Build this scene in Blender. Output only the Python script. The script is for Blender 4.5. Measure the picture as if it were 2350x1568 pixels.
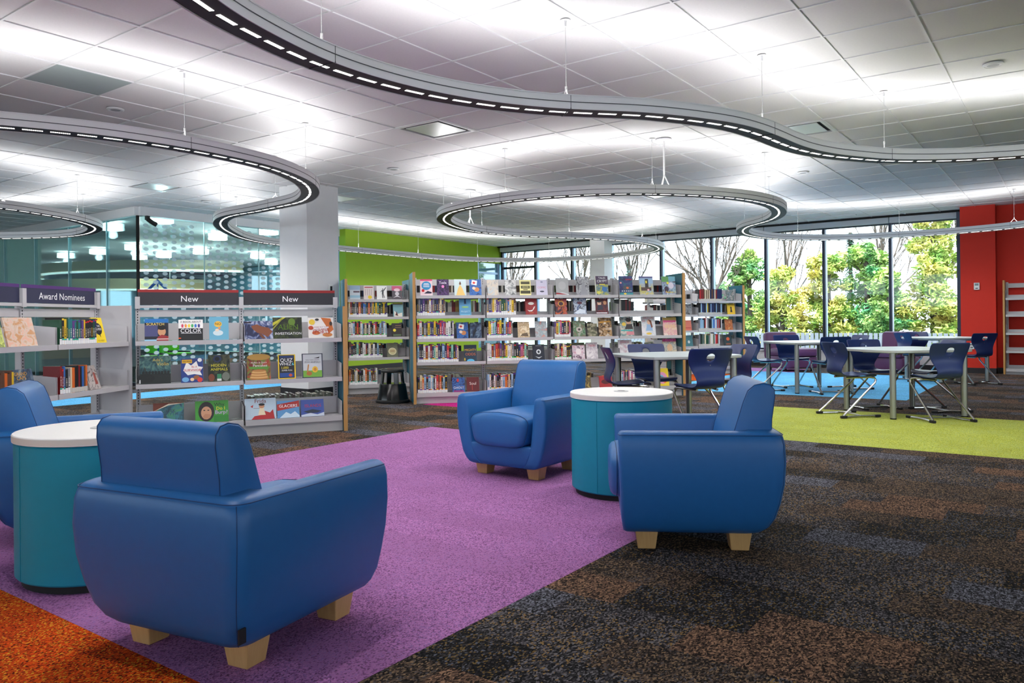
import bpy, math, random
from mathutils import Vector, Matrix
random.seed(7)
scene = bpy.context.scene
for o in list(bpy.data.objects): bpy.data.objects.remove(o)
COL = scene.collection
R = math.radians

# ------------------------------------------------------------------ camera
CZ = 1.06
CEIL = 3.077
YAW, ROLL = .6279, .0102
cam_d = bpy.data.cameras.new('camera'); cam = bpy.data.objects.new('camera', cam_d); COL.objects.link(cam)
cam_d.sensor_width = 36; cam_d.lens = 1774.5/2350*36; cam_d.shift_y = -48.5/2350
cam_d.clip_start = .05; cam_d.clip_end = 400
_c, _s, _cr, _sr = math.cos(YAW), math.sin(YAW), math.cos(ROLL), math.sin(ROLL)
RM = Matrix(((_c,-_s,0),(_s,_c,0),(0,0,1))) @ Matrix(((_cr,0,_sr),(0,1,0),(-_sr,0,_cr)))
right, fwd, up = RM.col[0], RM.col[1], RM.col[2]
cm = Matrix((right, up, -fwd)).transposed().to_4x4(); cm.translation = (0, 0, CZ)
cam.matrix_world = cm
scene.camera = cam

# ------------------------------------------------------------------ sky, sun, exposure
world = bpy.data.worlds.new('sky'); scene.world = world; world.use_nodes = True
bg = world.node_tree.nodes['Background']
bg.inputs[0].default_value = (.78, .89, 1.0, 1); bg.inputs[1].default_value = 3.4
sun_d = bpy.data.lights.new('sun', 'SUN'); sun_d.energy = 8.0; sun_d.angle = R(6); sun_d.color = (1, .95, .86)
sun = bpy.data.objects.new('sun', sun_d); COL.objects.link(sun); sun.rotation_euler = (R(24), 0, R(20)); sun.location = (0, 10, 20)
scene.view_settings.view_transform = 'Standard'; scene.view_settings.look = 'None'
scene.view_settings.exposure = 0.58; scene.view_settings.gamma = 1.0; scene.view_settings.use_curve_mapping = False
UP_W = 3.5        # uplight power of one pendant segment
LED_E = 1.8        # emission of the LED lenses
DOWN_W = 26.0      # downlight power of one pendant segment

# ------------------------------------------------------------------ materials
MATS = {}
def s2l(c):
    return tuple(((v/255)/12.92 if v/255 <= .04045 else ((v/255+.055)/1.055)**2.4) for v in c)
def mat(name, rgb, rough=.5, metal=0., spec=.5, emit=0, srgb=True, coat=0):
    if name in MATS: return MATS[name]
    m = bpy.data.materials.new(name); m.use_nodes = True
    b = m.node_tree.nodes['Principled BSDF']
    c = s2l(rgb) if srgb else rgb
    b.inputs['Base Color'].default_value = (*c, 1); b.inputs['Roughness'].default_value = rough
    b.inputs['Metallic'].default_value = metal; b.inputs['Specular IOR Level'].default_value = spec
    if coat: b.inputs['Coat Weight'].default_value = coat
    if emit:
        b.inputs['Emission Color'].default_value = (*c, 1); b.inputs['Emission Strength'].default_value = emit
    MATS[name] = m
    return m
def noisy(name, rgb, amp=.12, scale=40, rough=.6, bump=0., bscale=300, spec=.5, metal=0, stretch=None):
    """plain colour with a soft procedural variation and optional fine relief"""
    if name in MATS: return MATS[name]
    m = mat(name, rgb, rough, metal, spec); nt = m.node_tree; N = nt.nodes; b = N['Principled BSDF']
    tc = N.new('ShaderNodeTexCoord'); src = tc.outputs['Object']
    if stretch:
        mp = N.new('ShaderNodeMapping'); mp.inputs['Scale'].default_value = stretch
        nt.links.new(src, mp.inputs['Vector']); src = mp.outputs['Vector']
    n = N.new('ShaderNodeTexNoise'); n.inputs['Scale'].default_value = scale; n.inputs['Detail'].default_value = 3
    nt.links.new(src, n.inputs['Vector'])
    mx = N.new('ShaderNodeMix'); mx.data_type = 'RGBA'
    c = s2l(rgb)
    mx.inputs['A'].default_value = (*[v*(1-amp) for v in c], 1); mx.inputs['B'].default_value = (*[min(1, v*(1+amp)) for v in c], 1)
    nt.links.new(n.outputs['Fac'], mx.inputs['Factor']); nt.links.new(mx.outputs['Result'], b.inputs['Base Color'])
    if bump:
        n2 = N.new('ShaderNodeTexNoise'); n2.inputs['Scale'].default_value = bscale
        nt.links.new(tc.outputs['Object'], n2.inputs['Vector'])
        bp = N.new('ShaderNodeBump'); bp.inputs['Strength'].default_value = bump; bp.inputs['Distance'].default_value = .002
        nt.links.new(n2.outputs['Fac'], bp.inputs['Height']); nt.links.new(bp.outputs['Normal'], b.inputs['Normal'])
    return m
def carpet(name, cols, scale=170, stretch=(1, 1, 1), bump=.5):
    """loop pile speckle: cols = [(stop, rgb), ...]"""
    if name in MATS: return MATS[name]
    m = mat(name, cols[0][1], .95, 0, .1); nt = m.node_tree; N = nt.nodes; b = N['Principled BSDF']
    g = N.new('ShaderNodeNewGeometry'); mp = N.new('ShaderNodeMapping'); mp.inputs['Scale'].default_value = stretch
    nt.links.new(g.outputs['Position'], mp.inputs['Vector'])
    v = N.new('ShaderNodeTexVoronoi'); v.inputs['Scale'].default_value = scale
    nt.links.new(mp.outputs['Vector'], v.inputs['Vector'])
    sep = N.new('ShaderNodeSeparateColor'); nt.links.new(v.outputs['Color'], sep.inputs[0])
    n = N.new('ShaderNodeTexNoise'); n.inputs['Scale'].default_value = 3.0; n.inputs['Detail'].default_value = 4
    nt.links.new(g.outputs['Position'], n.inputs['Vector'])
    ad = N.new('ShaderNodeMath'); ad.operation = 'MULTIPLY_ADD'; ad.inputs[1].default_value = .5
    nt.links.new(n.outputs['Fac'], ad.inputs[0]); nt.links.new(sep.outputs[0], ad.inputs[2])
    sb = N.new('ShaderNodeMath'); sb.operation = 'SUBTRACT'; sb.inputs[1].default_value = .25
    nt.links.new(ad.outputs[0], sb.inputs[0])
    rp = N.new('ShaderNodeValToRGB'); rp.color_ramp.interpolation = 'CONSTANT'
    while len(rp.color_ramp.elements) < len(cols): rp.color_ramp.elements.new(.5)
    for e, (st, rgb) in zip(rp.color_ramp.elements, cols): e.position = st; e.color = (*s2l(rgb), 1)
    nt.links.new(sb.outputs[0], rp.inputs[0]); nt.links.new(rp.outputs[0], b.inputs['Base Color'])
    bp = N.new('ShaderNodeBump'); bp.inputs['Strength'].default_value = bump; bp.inputs['Distance'].default_value = .003
    nt.links.new(v.outputs['Distance'], bp.inputs['Height']); nt.links.new(bp.outputs['Normal'], b.inputs['Normal'])
    return m
def glassy(name, tint, refl=.12, rough=0.02, fres=.8):
    """clear thin pane: tinted see-through with a mirror part"""
    if name in MATS: return MATS[name]
    m = bpy.data.materials.new(name); m.use_nodes = True; nt = m.node_tree; N = nt.nodes
    for n in list(N): N.remove(n)
    out = N.new('ShaderNodeOutputMaterial'); t = N.new('ShaderNodeBsdfTransparent'); t.inputs[0].default_value = (*tint, 1)
    gl = N.new('ShaderNodeBsdfGlossy'); gl.inputs['Roughness'].default_value = rough; gl.inputs[0].default_value = (.9, .97, 1, 1)
    fr = N.new('ShaderNodeFresnel'); fr.inputs[0].default_value = 1.45
    mu = N.new('ShaderNodeMath'); mu.operation = 'MULTIPLY_ADD'; mu.inputs[1].default_value = fres; mu.inputs[2].default_value = refl*.3
    nt.links.new(fr.outputs[0], mu.inputs[0])
    mx = N.new('ShaderNodeMixShader'); nt.links.new(mu.outputs[0], mx.inputs[0]); nt.links.new(t.outputs[0], mx.inputs[1]); nt.links.new(gl.outputs[0], mx.inputs[2])
    nt.links.new(mx.outputs[0], out.inputs[0]); MATS[name] = m
    return m
def wood(name, a, b_, scale=6, rough=.45, axis='z'):
    if name in MATS: return MATS[name]
    m = mat(name, a, rough); nt = m.node_tree; N = nt.nodes; bs = N['Principled BSDF']
    tc = N.new('ShaderNodeTexCoord'); mp = N.new('ShaderNodeMapping')
    mp.inputs['Scale'].default_value = {'z': (12, 12, .7), 'x': (.7, 12, 12)}[axis]
    nt.links.new(tc.outputs['Object'], mp.inputs['Vector'])
    n = N.new('ShaderNodeTexNoise'); n.inputs['Scale'].default_value = scale; n.inputs['Detail'].default_value = 5; n.inputs['Distortion'].default_value = 1.2
    nt.links.new(mp.outputs['Vector'], n.inputs['Vector'])
    mx = N.new('ShaderNodeMix'); mx.data_type = 'RGBA'; mx.inputs['A'].default_value = (*s2l(a), 1); mx.inputs['B'].default_value = (*s2l(b_), 1)
    nt.links.new(n.outputs['Fac'], mx.inputs['Factor']); nt.links.new(mx.outputs['Result'], bs.inputs['Base Color'])
    return m

# ------------------------------------------------------------------ mesh helpers
class MB:
    def __init__(s): s.v = []; s.f = []; s.mi = []
    def face(s, idx, m=0): s.f.append(tuple(idx)); s.mi.append(m)
    def box(s, x0, y0, z0, x1, y1, z1, m=0, M=None):
        b = len(s.v); P = [(x0,y0,z0),(x1,y0,z0),(x1,y1,z0),(x0,y1,z0),(x0,y0,z1),(x1,y0,z1),(x1,y1,z1),(x0,y1,z1)]
        if M is not None: P = [tuple(M @ Vector(p)) for p in P]
        s.v += P
        for q in ((0,3,2,1),(4,5,6,7),(0,1,5,4),(1,2,6,5),(2,3,7,6),(3,0,4,7)): s.face([b+i for i in q], m)
        return s
    def quad(s, P, m=0):
        b = len(s.v); s.v += [tuple(p) for p in P]; s.face(range(b, b+len(P)), m); return s
    def prism(s, pts, z0, z1, m=0):
        n = len(pts); b = len(s.v)
        s.v += [(x, y, z0) for x, y in pts] + [(x, y, z1) for x, y in pts]
        s.face([b+i for i in range(n)][::-1], m); s.face([b+n+i for i in range(n)], m)
        for i in range(n): j = (i+1) % n; s.face((b+i, b+j, b+n+j, b+n+i), m)
        return s
    def loft(s, rings, m=0, cap0=True, cap1=True, closed=True):
        n = len(rings[0]); b = len(s.v)
        for r in rings: s.v += [tuple(p) for p in r]
        for k in range(len(rings)-1):
            for i in range(n if closed else n-1):
                j = (i+1) % n
                s.face((b+k*n+i, b+k*n+j, b+(k+1)*n+j, b+(k+1)*n+i), m)
        if cap0: s.face([b+i for i in range(n)][::-1], m)
        if cap1: s.face([b+(len(rings)-1)*n+i for i in range(n)], m)
        return s
    def lathe(s, prof, n=24, m=0, cx=0, cy=0):
        rings = [[(cx+r*math.cos(2*math.pi*i/n), cy+r*math.sin(2*math.pi*i/n), z) for i in range(n)] for r, z in prof]
        return s.loft(rings, m)
    def tube(s, path, r, n=8, m=0, closed=False):
        P = [Vector(p) for p in path]; rings = []
        for i, p in enumerate(P):
            a = P[max(i-1, 0)]; c = P[min(i+1, len(P)-1)]
            t = (c-a).normalized()
            ref = Vector((0, 0, 1)) if abs(t.z) < .9 else Vector((1, 0, 0))
            if i == 0: e1 = t.cross(ref).normalized()
            else:
                e1 = (e1 - t*e1.dot(t)).normalized()
            e2 = t.cross(e1)
            rings.append([p+e1*(r*math.cos(2*math.pi*k/n))+e2*(r*math.sin(2*math.pi*k/n)) for k in range(n)])
        return s.loft(rings, m)
    def mesh(s, name, mats, smooth=False, angle=35):
        me = bpy.data.meshes.new(name); me.from_pydata(s.v, [], s.f)
        for m in (mats if isinstance(mats, (list, tuple)) else [mats]): me.materials.append(m)
        me.polygons.foreach_set('material_index', s.mi)
        if smooth:
            me.polygons.foreach_set('use_smooth', [True]*len(me.polygons))
            me.set_sharp_from_angle(angle=R(angle))
        me.update(); return me
    def build(s, name, mats, parent=None, smooth=False, angle=35, bevel=0, seg=2):
        o = bpy.data.objects.new(name, s.mesh(name, mats, smooth, angle)); COL.objects.link(o)
        if parent: o.parent = parent
        if bevel:
            b = o.modifiers.new('bevel', 'BEVEL'); b.width = bevel; b.segments = seg; b.limit_method = 'ANGLE'; b.angle_limit = R(40)
        return o
def linkmesh(name, me, parent=None):
    o = bpy.data.objects.new(name, me); COL.objects.link(o)
    if parent: o.parent = parent
    return o
def tag(o, label=None, cat=None, group=None, kind=None):
    if label: o['label'] = label
    if cat: o['category'] = cat
    if group: o['group'] = group
    if kind: o['kind'] = kind
    return o
def empty(name, loc=(0, 0, 0), rz=0, label=None, cat=None, group=None, kind=None):
    o = bpy.data.objects.new(name, None); COL.objects.link(o); o.location = loc; o.rotation_euler = (0, 0, rz)
    o.empty_display_size = .1
    return tag(o, label, cat, group, kind)
def copy_tree(o, parent=None):
    c = o.copy(); COL.objects.link(c)
    if parent: c.parent = parent
    for ch in o.children: copy_tree(ch, c)
    return c
def rrect(w0, w1, d0, d1, r, n=5):
    """rounded rectangle ring (ccw) from x w0..w1, y d0..d1"""
    P = []
    for cx, cy, a in ((w1-r, d1-r, 0), (w0+r, d1-r, 90), (w0+r, d0+r, 180), (w1-r, d0+r, 270)):
        for k in range(n+1):
            t = R(a+90*k/n); P.append((cx+r*math.cos(t), cy+r*math.sin(t)))
    return P
def ordinal(n):
    w = ['first','second','third','fourth','fifth','sixth','seventh','eighth','ninth','tenth','eleventh','twelfth','thirteenth','fourteenth','fifteenth','sixteenth','seventeenth','eighteenth','nineteenth','twentieth']
    return w[n-1] if n <= 20 else {21:'twenty-first',22:'twenty-second',23:'twenty-third',24:'twenty-fourth',25:'twenty-fifth',26:'twenty-sixth',27:'twenty-seventh',28:'twenty-eighth',29:'twenty-ninth',30:'thirtieth'}.get(n, str(n)+'th')
FONT_CACHE = {}
def text_mesh(body, size):
    key = (body, round(size, 4))
    if key in FONT_CACHE: return FONT_CACHE[key]
    cu = bpy.data.curves.new('lettering', 'FONT'); cu.body = body; cu.size = size; cu.align_x = 'CENTER'; cu.align_y = 'CENTER'
    cu.resolution_u = 2; cu.space_line = .85
    to = bpy.data.objects.new('lettering', cu); COL.objects.link(to)
    dg = bpy.context.evaluated_depsgraph_get(); dg.update()
    me = bpy.data.meshes.new_from_object(to.evaluated_get(dg))
    bpy.data.objects.remove(to); bpy.data.curves.remove(cu)
    FONT_CACHE[key] = me
    return me
def lettering(body, size, m, parent, loc, rot=(R(90), 0, 0), name='lettering', stretch=1.0):
    me = text_mesh(body, size).copy(); me.materials.clear(); me.materials.append(m)
    o = linkmesh(name, me, parent); o.location = loc; o.rotation_euler = rot; o.scale = (stretch, 1, 1)
    return o
WHITE_L = mat('white_print', (250, 250, 250), .5)

# ------------------------------------------------------------------ the room shell
def struct(name, mb, m, **k):
    o = mb.build(name, m, **k); o['kind'] = 'structure'; return o
M_CEIL = noisy('ceiling_tile_white', (218, 218, 220), .05, 60, .9, .25, 500, .2)
M_TBAR = mat('ceiling_grid_white', (216, 216, 219), .5)
M_WALL = noisy('painted_wall_white', (222, 222, 224), .03, 8, .8, .1, 250, .2)
M_RED = noisy('painted_wall_red', (204, 54, 42), .04, 10, .75, .1, 250, .2)
M_GREEN = noisy('painted_wall_green', (148, 180, 52), .04, 10, .75, .1, 250, .2)
M_BASE = mat('rubber_base_black', (34, 33, 38), .6)
M_FRAME = mat('window_frame_dark', (52, 58, 72), .35, .6)
M_FRAME_IN = mat('window_frame_daylit', (150, 172, 200), .35, .5)  # lighter, bluer frame colour standing in for daylight on the reveals
M_PANE = glassy('window_glass', (.97, .99, 1.0), .02, 0.02, .25)
M_PART = glassy('partition_glass', (.70, .90, .92), .3)
M_DARK = mat('black_gap', (12, 12, 14), .7)
M_SILVER = mat('shade_cassette', (205, 208, 214), .5)

FL = MB().box(-34, -7, -.12, 9, 17.3, -.006)
DARKC = [
 carpet('carpet_charcoal', [(0, (18, 17, 19)), (.30, (40, 38, 41)), (.52, (68, 65, 68)), (.72, (102, 98, 102)), (.9, (132, 104, 62))], 185, (1, .6, 1)),
 carpet('carpet_slate', [(0, (22, 21, 24)), (.26, (54, 53, 58)), (.5, (84, 84, 92)), (.76, (118, 119, 130)), (.94, (84, 82, 96))], 185, (1, .6, 1)),
 carpet('carpet_brown', [(0, (30, 22, 19)), (.28, (66, 50, 42)), (.5, (104, 80, 64)), (.74, (142, 110, 86)), (.92, (96, 72, 58))], 185, (1, .6, 1)),
 carpet('carpet_black', [(0, (13, 12, 14)), (.40, (30, 28, 31)), (.62, (54, 51, 52)), (.80, (108, 86, 46)), (.92, (84, 88, 100))], 185, (1, .6, 1)),
 carpet('carpet_umber', [(0, (24, 20, 19)), (.32, (50, 42, 38)), (.56, (84, 69, 58)), (.78, (122, 100, 76)), (.93, (76, 72, 76))], 185, (1, .6, 1))]
def accent(n, dark, mid, light, odd):
    return [carpet('carpet_%s_%d' % (n, i), [(0, dark), (.16+.03*i, mid), (.5, tuple(min(255, int(v*(.95+.05*i))) for v in light)), (.88, odd)], 230, (1, .7, 1), .35) for i in range(3)]
PURP = accent('purple', (114, 72, 114), (154, 100, 154), (172, 115, 169), (146, 104, 160))
ORAN = accent('orange', (90, 26, 10), (176, 58, 14), (205, 72, 16), (214, 150, 40))
LIME = accent('lime', (120, 132, 30), (160, 168, 66), (176, 181, 84), (150, 170, 116))
BLUE = accent('blue', (50, 120, 176), (86, 168, 214), (112, 190, 232), (90, 160, 220))
MAGE = accent('magenta', (120, 12, 80), (176, 30, 118), (196, 44, 134), (150, 30, 110))
floor = struct('floor', FL, DARKC[0])
ZONES = [(-5.22, -1.71, 1.30, 5.80, PURP), (-6.5, -1.71, -1.2, 1.30, ORAN), (-2.9, 3.0, 6.80, 9.30, LIME), (-5.2, -1.71, 10.80, 15.30, BLUE),
         (-6.72, -4.9, 7.30, 9.30, MAGE), (-11.7, -10.75, 2.8, 11.3, BLUE), (-7.2, -5.2, 12.55, 14.3, ORAN), (-6.4, -4.4, 15.30, 16.3, PURP)]
def project(x, y, z):
    p = Vector((x, y, z-CZ)); d = p.dot(fwd)
    if d < .3: return None
    return 1175+1774.5*p.dot(right)/d, 735.5-1774.5*p.dot(up)/d, d
planks = []
rp = random.Random(3)
y = -1.2
row = 0
while y < 17.0:
    yc = y+.125
    cuts = sorted([(a, b, m) for a, b, y0, y1, m in ZONES if y0-1e-3 <= y and y+.25 <= y1+1e-3], key=lambda t: t[0])
    spans = []; x = -12.95
    for a, b, m in cuts:
        if a > x: spans.append((x, a, None))
        spans.append((max(a, x), b, m)); x = b
    if x < 3.5: spans.append((x, 3.5, None))
    off = (row % 3)*.17+.1
    for a, b, m in spans:
        xs = [a]; k = math.floor(a)+off
        while k < b:
            if k > a+.06 and k < b-.06: xs.append(k)
            k += .5
        xs.append(b)
        for x0, x1 in zip(xs, xs[1:]):
            mm = rp.choice(m) if m else rp.choices(DARKC, (5, 2, 2, 3, 3))[0]
            planks.append((x0, x1, y, mm))
    y += .25; row += 1
vis, rest = [], []
for p in planks:
    q = project((p[0]+p[1])/2, p[2]+.125, 0)
    if q and -250 < q[0] < 2600 and 600 < q[1] < 1750: vis.append((q[2]**2/(p[1]-p[0]), p))
    else: rest.append(p)
vis.sort(key=lambda t: t[0])
PLM = {}
for k, (_, (x0, x1, y0, m)) in enumerate(vis):
    if k >= 300: rest.append((x0, x1, y0, m)); continue
    if m.name not in PLM: PLM[m.name] = MB().box(-.5, -.1245, -.006, .5, .1245, 0).mesh('carpet_plank', m)
    o = linkmesh('carpet_plank', PLM[m.name], floor); o.location = ((x0+x1)/2, y0+.125, 0); o.scale = (x1-x0-.001, 1, 1)
mb = MB(); ms = []
for x0, x1, y0, m in rest:
    if m not in ms: ms.append(m)
    mb.box(x0+.0005, y0+.0005, -.006, x1-.0005, y0+.2495, 0, ms.index(m))
o = mb.build('carpet_planks', ms, floor); o['kind'] = 'stuff'

# ceiling: grid of square lay-in tiles
TS = .61; GX, GY = -2.6653, 5.2126
ceil = struct('ceiling', MB().box(-34, -7, CEIL+.03, 9, 17.4, CEIL+.2), M_CEIL)
A0, A1, B0, B1 = -26, 14, -16, 19       # tile indices
SPECIAL = {(-5, 1): 'diffuser', (0, 5): 'diffuser', (-14, 1): 'diffuser', (-7, -4): 'panel', (-12, 5): 'diffuser', (-5, 10): 'diffuser'}
tl = []
for a in range(A0, A1):
    for b in range(B0, B1):
        if (a, b) in SPECIAL: continue
        x, y = GX+TS*(a+.5), GY+TS*(b+.5)
        if y+TS/2 > 17.15 or (x < -13 and y > 6.8): continue
        q = project(x, y, CEIL)
        tl.append((q[2] if q and -200 < q[0] < 2550 and -160 < q[1] < 700 else 1e6+abs(a)+abs(b), x, y))
tl.sort()
TM = MB().box(-.3015, -.3015, 0, .3015, .3015, .016).mesh('ceiling_tile', M_CEIL)
mb = MB()
for k, (d, x, y) in enumerate(tl):
    if k < 300 and d < 1e5:
        o = linkmesh('ceiling_tile', TM, ceil); o.location = (x, y, CEIL+.004)
    else: mb.box(x-.3015, y-.3015, CEIL+.004, x+.3015, y+.3015, CEIL+.02)
o = mb.build('ceiling_tiles', M_CEIL, ceil); o['kind'] = 'stuff'
yA, yB, xA, xB = GY+TS*B0, 17.15, GX+TS*A0, GX+TS*A1
for a in range(A0, A1+1):
    x = GX+TS*a; MB().box(x-.0075, yA, CEIL-.004, x+.0075, yB if x > -13.1 else 6.95, CEIL+.024).build('grid_runner', M_TBAR, ceil)
for b in range(B0, B1+1):
    y = GY+TS*b
    if y < yB: MB().box(xA if y < 6.95 else -12.95, y-.0075, CEIL-.003, xB, y+.0075, CEIL+.023).build('grid_runner', M_TBAR, ceil)

M_DIFF = mat('diffuser_plate', (205, 210, 214), .3, .2)
M_DFR = mat('diffuser_frame', (215, 216, 220), .4)
def diffuser(a, b, lab):
    t = empty('air_diffuser', (GX+TS*(a+.5), GY+TS*(b+.5), CEIL), 0, lab, 'air vent', 'square ceiling air diffusers')
    h = .297
    f = MB()
    f.box(-h, -h, -.006, h, -h+.03, .02).box(-h, h-.03, -.006, h, h, .02).box(-h, -h+.03, -.006, -h+.03, h-.03, .02).box(h-.03, -h+.03, -.006, h, h-.03, .02)
    f.build('frame', M_DFR, t)
    MB().box(-h+.02, -h+.02, .012, h-.02, h-.02, .028).build('dark_throat', M_DARK, t)
    p = MB(); p.box(-.225, -.225, -.004, .225, .225, .004); p.build('plate', M_DIFF, t, bevel=.004)
    return t
diffuser(-5, 1, 'square air diffuser in the ceiling below the nearest curved light')
diffuser(0, 5, 'square air diffuser half hidden behind the nearest curved light at upper right')
diffuser(-14, 1, 'flat square air diffuser in the ceiling above the glass room corner')
diffuser(-12, 5, 'square air diffuser in the ceiling just right of the white column')
diffuser(-5, 10, 'square air diffuser behind the far looping pendant light')
pn = MB(); pn.box(-.299, -.299, -.002, .299, .299, .01)
o = pn.build('ceiling_panel', noisy('panel_grey_green', (150, 162, 162), .04, 20, .6)); o.location = (GX+TS*(-6.5), GY+TS*(-3.5), CEIL)
tag(o, 'plain grey-green square access panel among the white ceiling tiles, upper left', 'ceiling panel')
for x, y, lab in [(-7.222, 3.68, 'round recessed ceiling speaker at upper left above the left curved light'), (-.503, 7.285, 'round flush disc in the ceiling at the far upper right'),
                  (-7.234, 7.342, 'small round ceiling disc between the square diffuser and the far loop light'), (-11.56, 7.37, 'small round ceiling disc above the dotted glass wall'),
                  (-3.017, 11.067, 'small round ceiling disc near the right end of the far loop light'), (-9.6, 11.3, 'round flush disc inside the far looping light, upper one'), (-9.4, 13.0, 'round flush disc inside the far looping light, lower one')]:
    t = empty('ceiling_disc', (x, y, CEIL-.004), 0, lab, 'ceiling disc', 'round discs flush in the ceiling')
    MB().lathe([(.075, 0), (.075, -.008), (.062, -.014), (.0605, -.012)], 24).build('rim', M_DFR, t, smooth=True)
    MB().lathe([(.058, -.004), (.058, -.011), (.03, -.013)], 20).build('grille', mat('disc_grey', (150, 152, 158), .5), t, smooth=True)
for k, x in enumerate((-4.2, -7.2, -9.0)):
    t = empty('slot_diffuser', (x, 16.35, CEIL-.006), 0, ['slot air diffuser along the ceiling edge nearest the red pillar', 'slot air diffuser in the ceiling above the middle windows', 'slot air diffuser in the ceiling left of the middle windows'][k], 'air vent', 'slot diffusers along the windows')
    MB().box(-.75, -.06, 0, .75, -.035, .01).box(-.75, .035, 0, .75, .06, .01).box(-.75, -.012, 0, .75, .012, .01).build('frame', M_DFR, t)
    MB().box(-.75, -.034, .003, .75, .034, .009).build('slot', M_DARK, t)

# walls
WY = 17.05                       # inner face of the window wall
wall_w = empty('wall_window', (0, 0, 0), kind='structure')
MB().box(-12.75, WY+.02, -.01, -1.70, WY+.3, .34).build('low_wall', M_WALL, wall_w)
MB().box(-12.75, WY, 0, -1.70, WY+.02, .10).build('rubber_base', M_BASE, wall_w)
MB().box(-12.78, WY-.02, .34, -1.70, WY+.3, .365).build('sill', mat('sill_white', (225, 228, 234), .4), wall_w)
MB().box(-12.75, WY+.02, 2.95, -1.70, WY+.3, CEIL+.1).build('head_wall', M_WALL, wall_w)
cass = [-12.7, -10.46, -8.0, -5.47, -2.97, -1.72]
for a, b in zip(cass, cass[1:]):
    MB().box(a+.006, WY-.10, 2.935, b-.006, WY+.02, 3.045).build('shade_cassette', M_SILVER, wall_w, bevel=.006)
MB().box(-12.75, WY-.14, 3.05, -1.70, WY+.02, 3.078).build('shadow_gap', M_DARK, wall_w)
mull = [-12.70, -11.60, -10.46, -9.34, -7.97, -6.71, -5.47, -4.247, -2.97, -1.73]
for i, x in enumerate(mull):
    o = struct('window_mullion' if False else 'trim_%d' % (i+1), MB().box(x-.028, WY-.01, .365, x+.028, WY+.05, 2.945), M_FRAME, bevel=.004)
    MB().box(x-.024, WY+.051, .365, x+.034, WY+.16, 2.945).build('mullion_reveal', M_FRAME_IN, o)
for i, (a, b) in enumerate(zip(mull, mull[1:])):
    w = empty('window_%d' % (i+1), ((a+b)/2, WY+.06, .365), 0, kind='structure'); h = (b-a)/2
    MB().box(-h+.03, -.006, .03, h-.03, .006, 2.55).build('pane', M_PANE, w)
    MB().box(-h+.03, -.03, 0, h-.03, .03, .035).box(-h+.03, -.03, 2.545, h-.03, .03, 2.59).build('window_frame', M_FRAME, w)
# shaded top light in the two leftmost windows
for x0, x1 in ((-12.66, -11.64),):
    MB().box(x0, WY+.02, 2.46, x1, WY+.05, 2.52).build('transom', M_FRAME, wall_w)

wall_r = struct('wall_right', MB().box(-1.13, 16.75, 0, 9, 17.3, CEIL+.1), M_RED)
MB().box(-1.13, 16.735, 0, 9, 16.75, .10).build('rubber_base', M_BASE, wall_r)
pil = struct('wall_pillar', MB().box(-1.69, 16.52, 0, -1.135, 17.3, CEIL+.1), M_RED)
MB().box(-1.70, 16.505, 0, -1.12, 16.52, .10).box(-1.135, 16.505, 0, -1.12, 16.75, .1).build('rubber_base', M_BASE, pil)
MB().box(-1.75, 16.55, .34, -1.69, 17.2, 3.0).build('dark_jamb', M_FRAME, pil)

wall_g = struct('wall_green', MB().box(-12.95, 11.45, 0, -12.75, 16.05, CEIL+.1), M_GREEN)
MB().box(-12.75, 11.45, 0, -12.735, 16.05, .10).build('rubber_base', M_BASE, wall_g)
MB().box(-12.95, 16.05, 0, -12.76, WY+.3, .34).box(-12.95, 16.05, 2.62, -12.76, WY+.3, CEIL+.1).build('window_surround', M_GREEN, wall_g)
w = empty('window_10', (-12.8, 16.55, .34), 0, kind='structure')
MB().box(-.006, -.45, 0, .006, .45, 2.28).build('pane', M_PANE, w)
MB().box(-.03, -.5, 0, .03, -.44, 2.28).box(-.03, .40, 0, .03, .48, 2.28).box(-.03, -.44, 1.98, .03, .4, 2.03).build('window_frame', M_FRAME_IN, w)

# unseen walls close the room; their window openings are added for fill light
wb = struct('wall_back', MB().box(-19, -5.2, 0, 6.5, -5, 1.5), M_WALL)
MB().box(-19, -5.2, 2.95, 6.5, -5, CEIL+.1).build('head_wall', M_WALL, wb)
for k in range(18):
    x = -19+1.5*k; MB().box(x-.05, -5.15, 1.5, x+.05, -5.02, 2.95).build('mullion', M_FRAME, wb)
ws = struct('wall_side', MB().box(6.5, -5.2, 0, 6.7, 16.75, 1.3).box(6.5, 9, 1.3, 6.7, 16.75, 2.95), M_WALL)
MB().box(6.5, -5.2, 2.95, 6.7, 16.75, CEIL+.1).build('head_wall', M_WALL, ws)
for k in range(10):
    y = -5+1.5*k; MB().box(6.53, y-.05, 1.3, 6.65, y+.05, 2.95).build('mullion', M_FRAME, ws)
struct('wall_left', MB().box(-19.2, -5, 0, -19, 7.0, CEIL+.1), M_WALL)

# free-standing columns
def column(n, x0, y0, x1, y1, base=True):
    c = struct('wall_column_%d' % n, MB().box(x0, y0, 0, x1, y1, CEIL+.02), M_WALL)
    if base: MB().box(x0-.008, y0-.008, 0, x1+.008, y1+.008, .10).build('rubber_base', M_BASE, c)
    return c
column(1, -9.55, 7.29, -8.93, 7.88)
column(2, -9.62, 16.55, -9.22, 16.95)
column(3, -4.9, 17.15, -4.88, 17.16) if False else None

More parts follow.
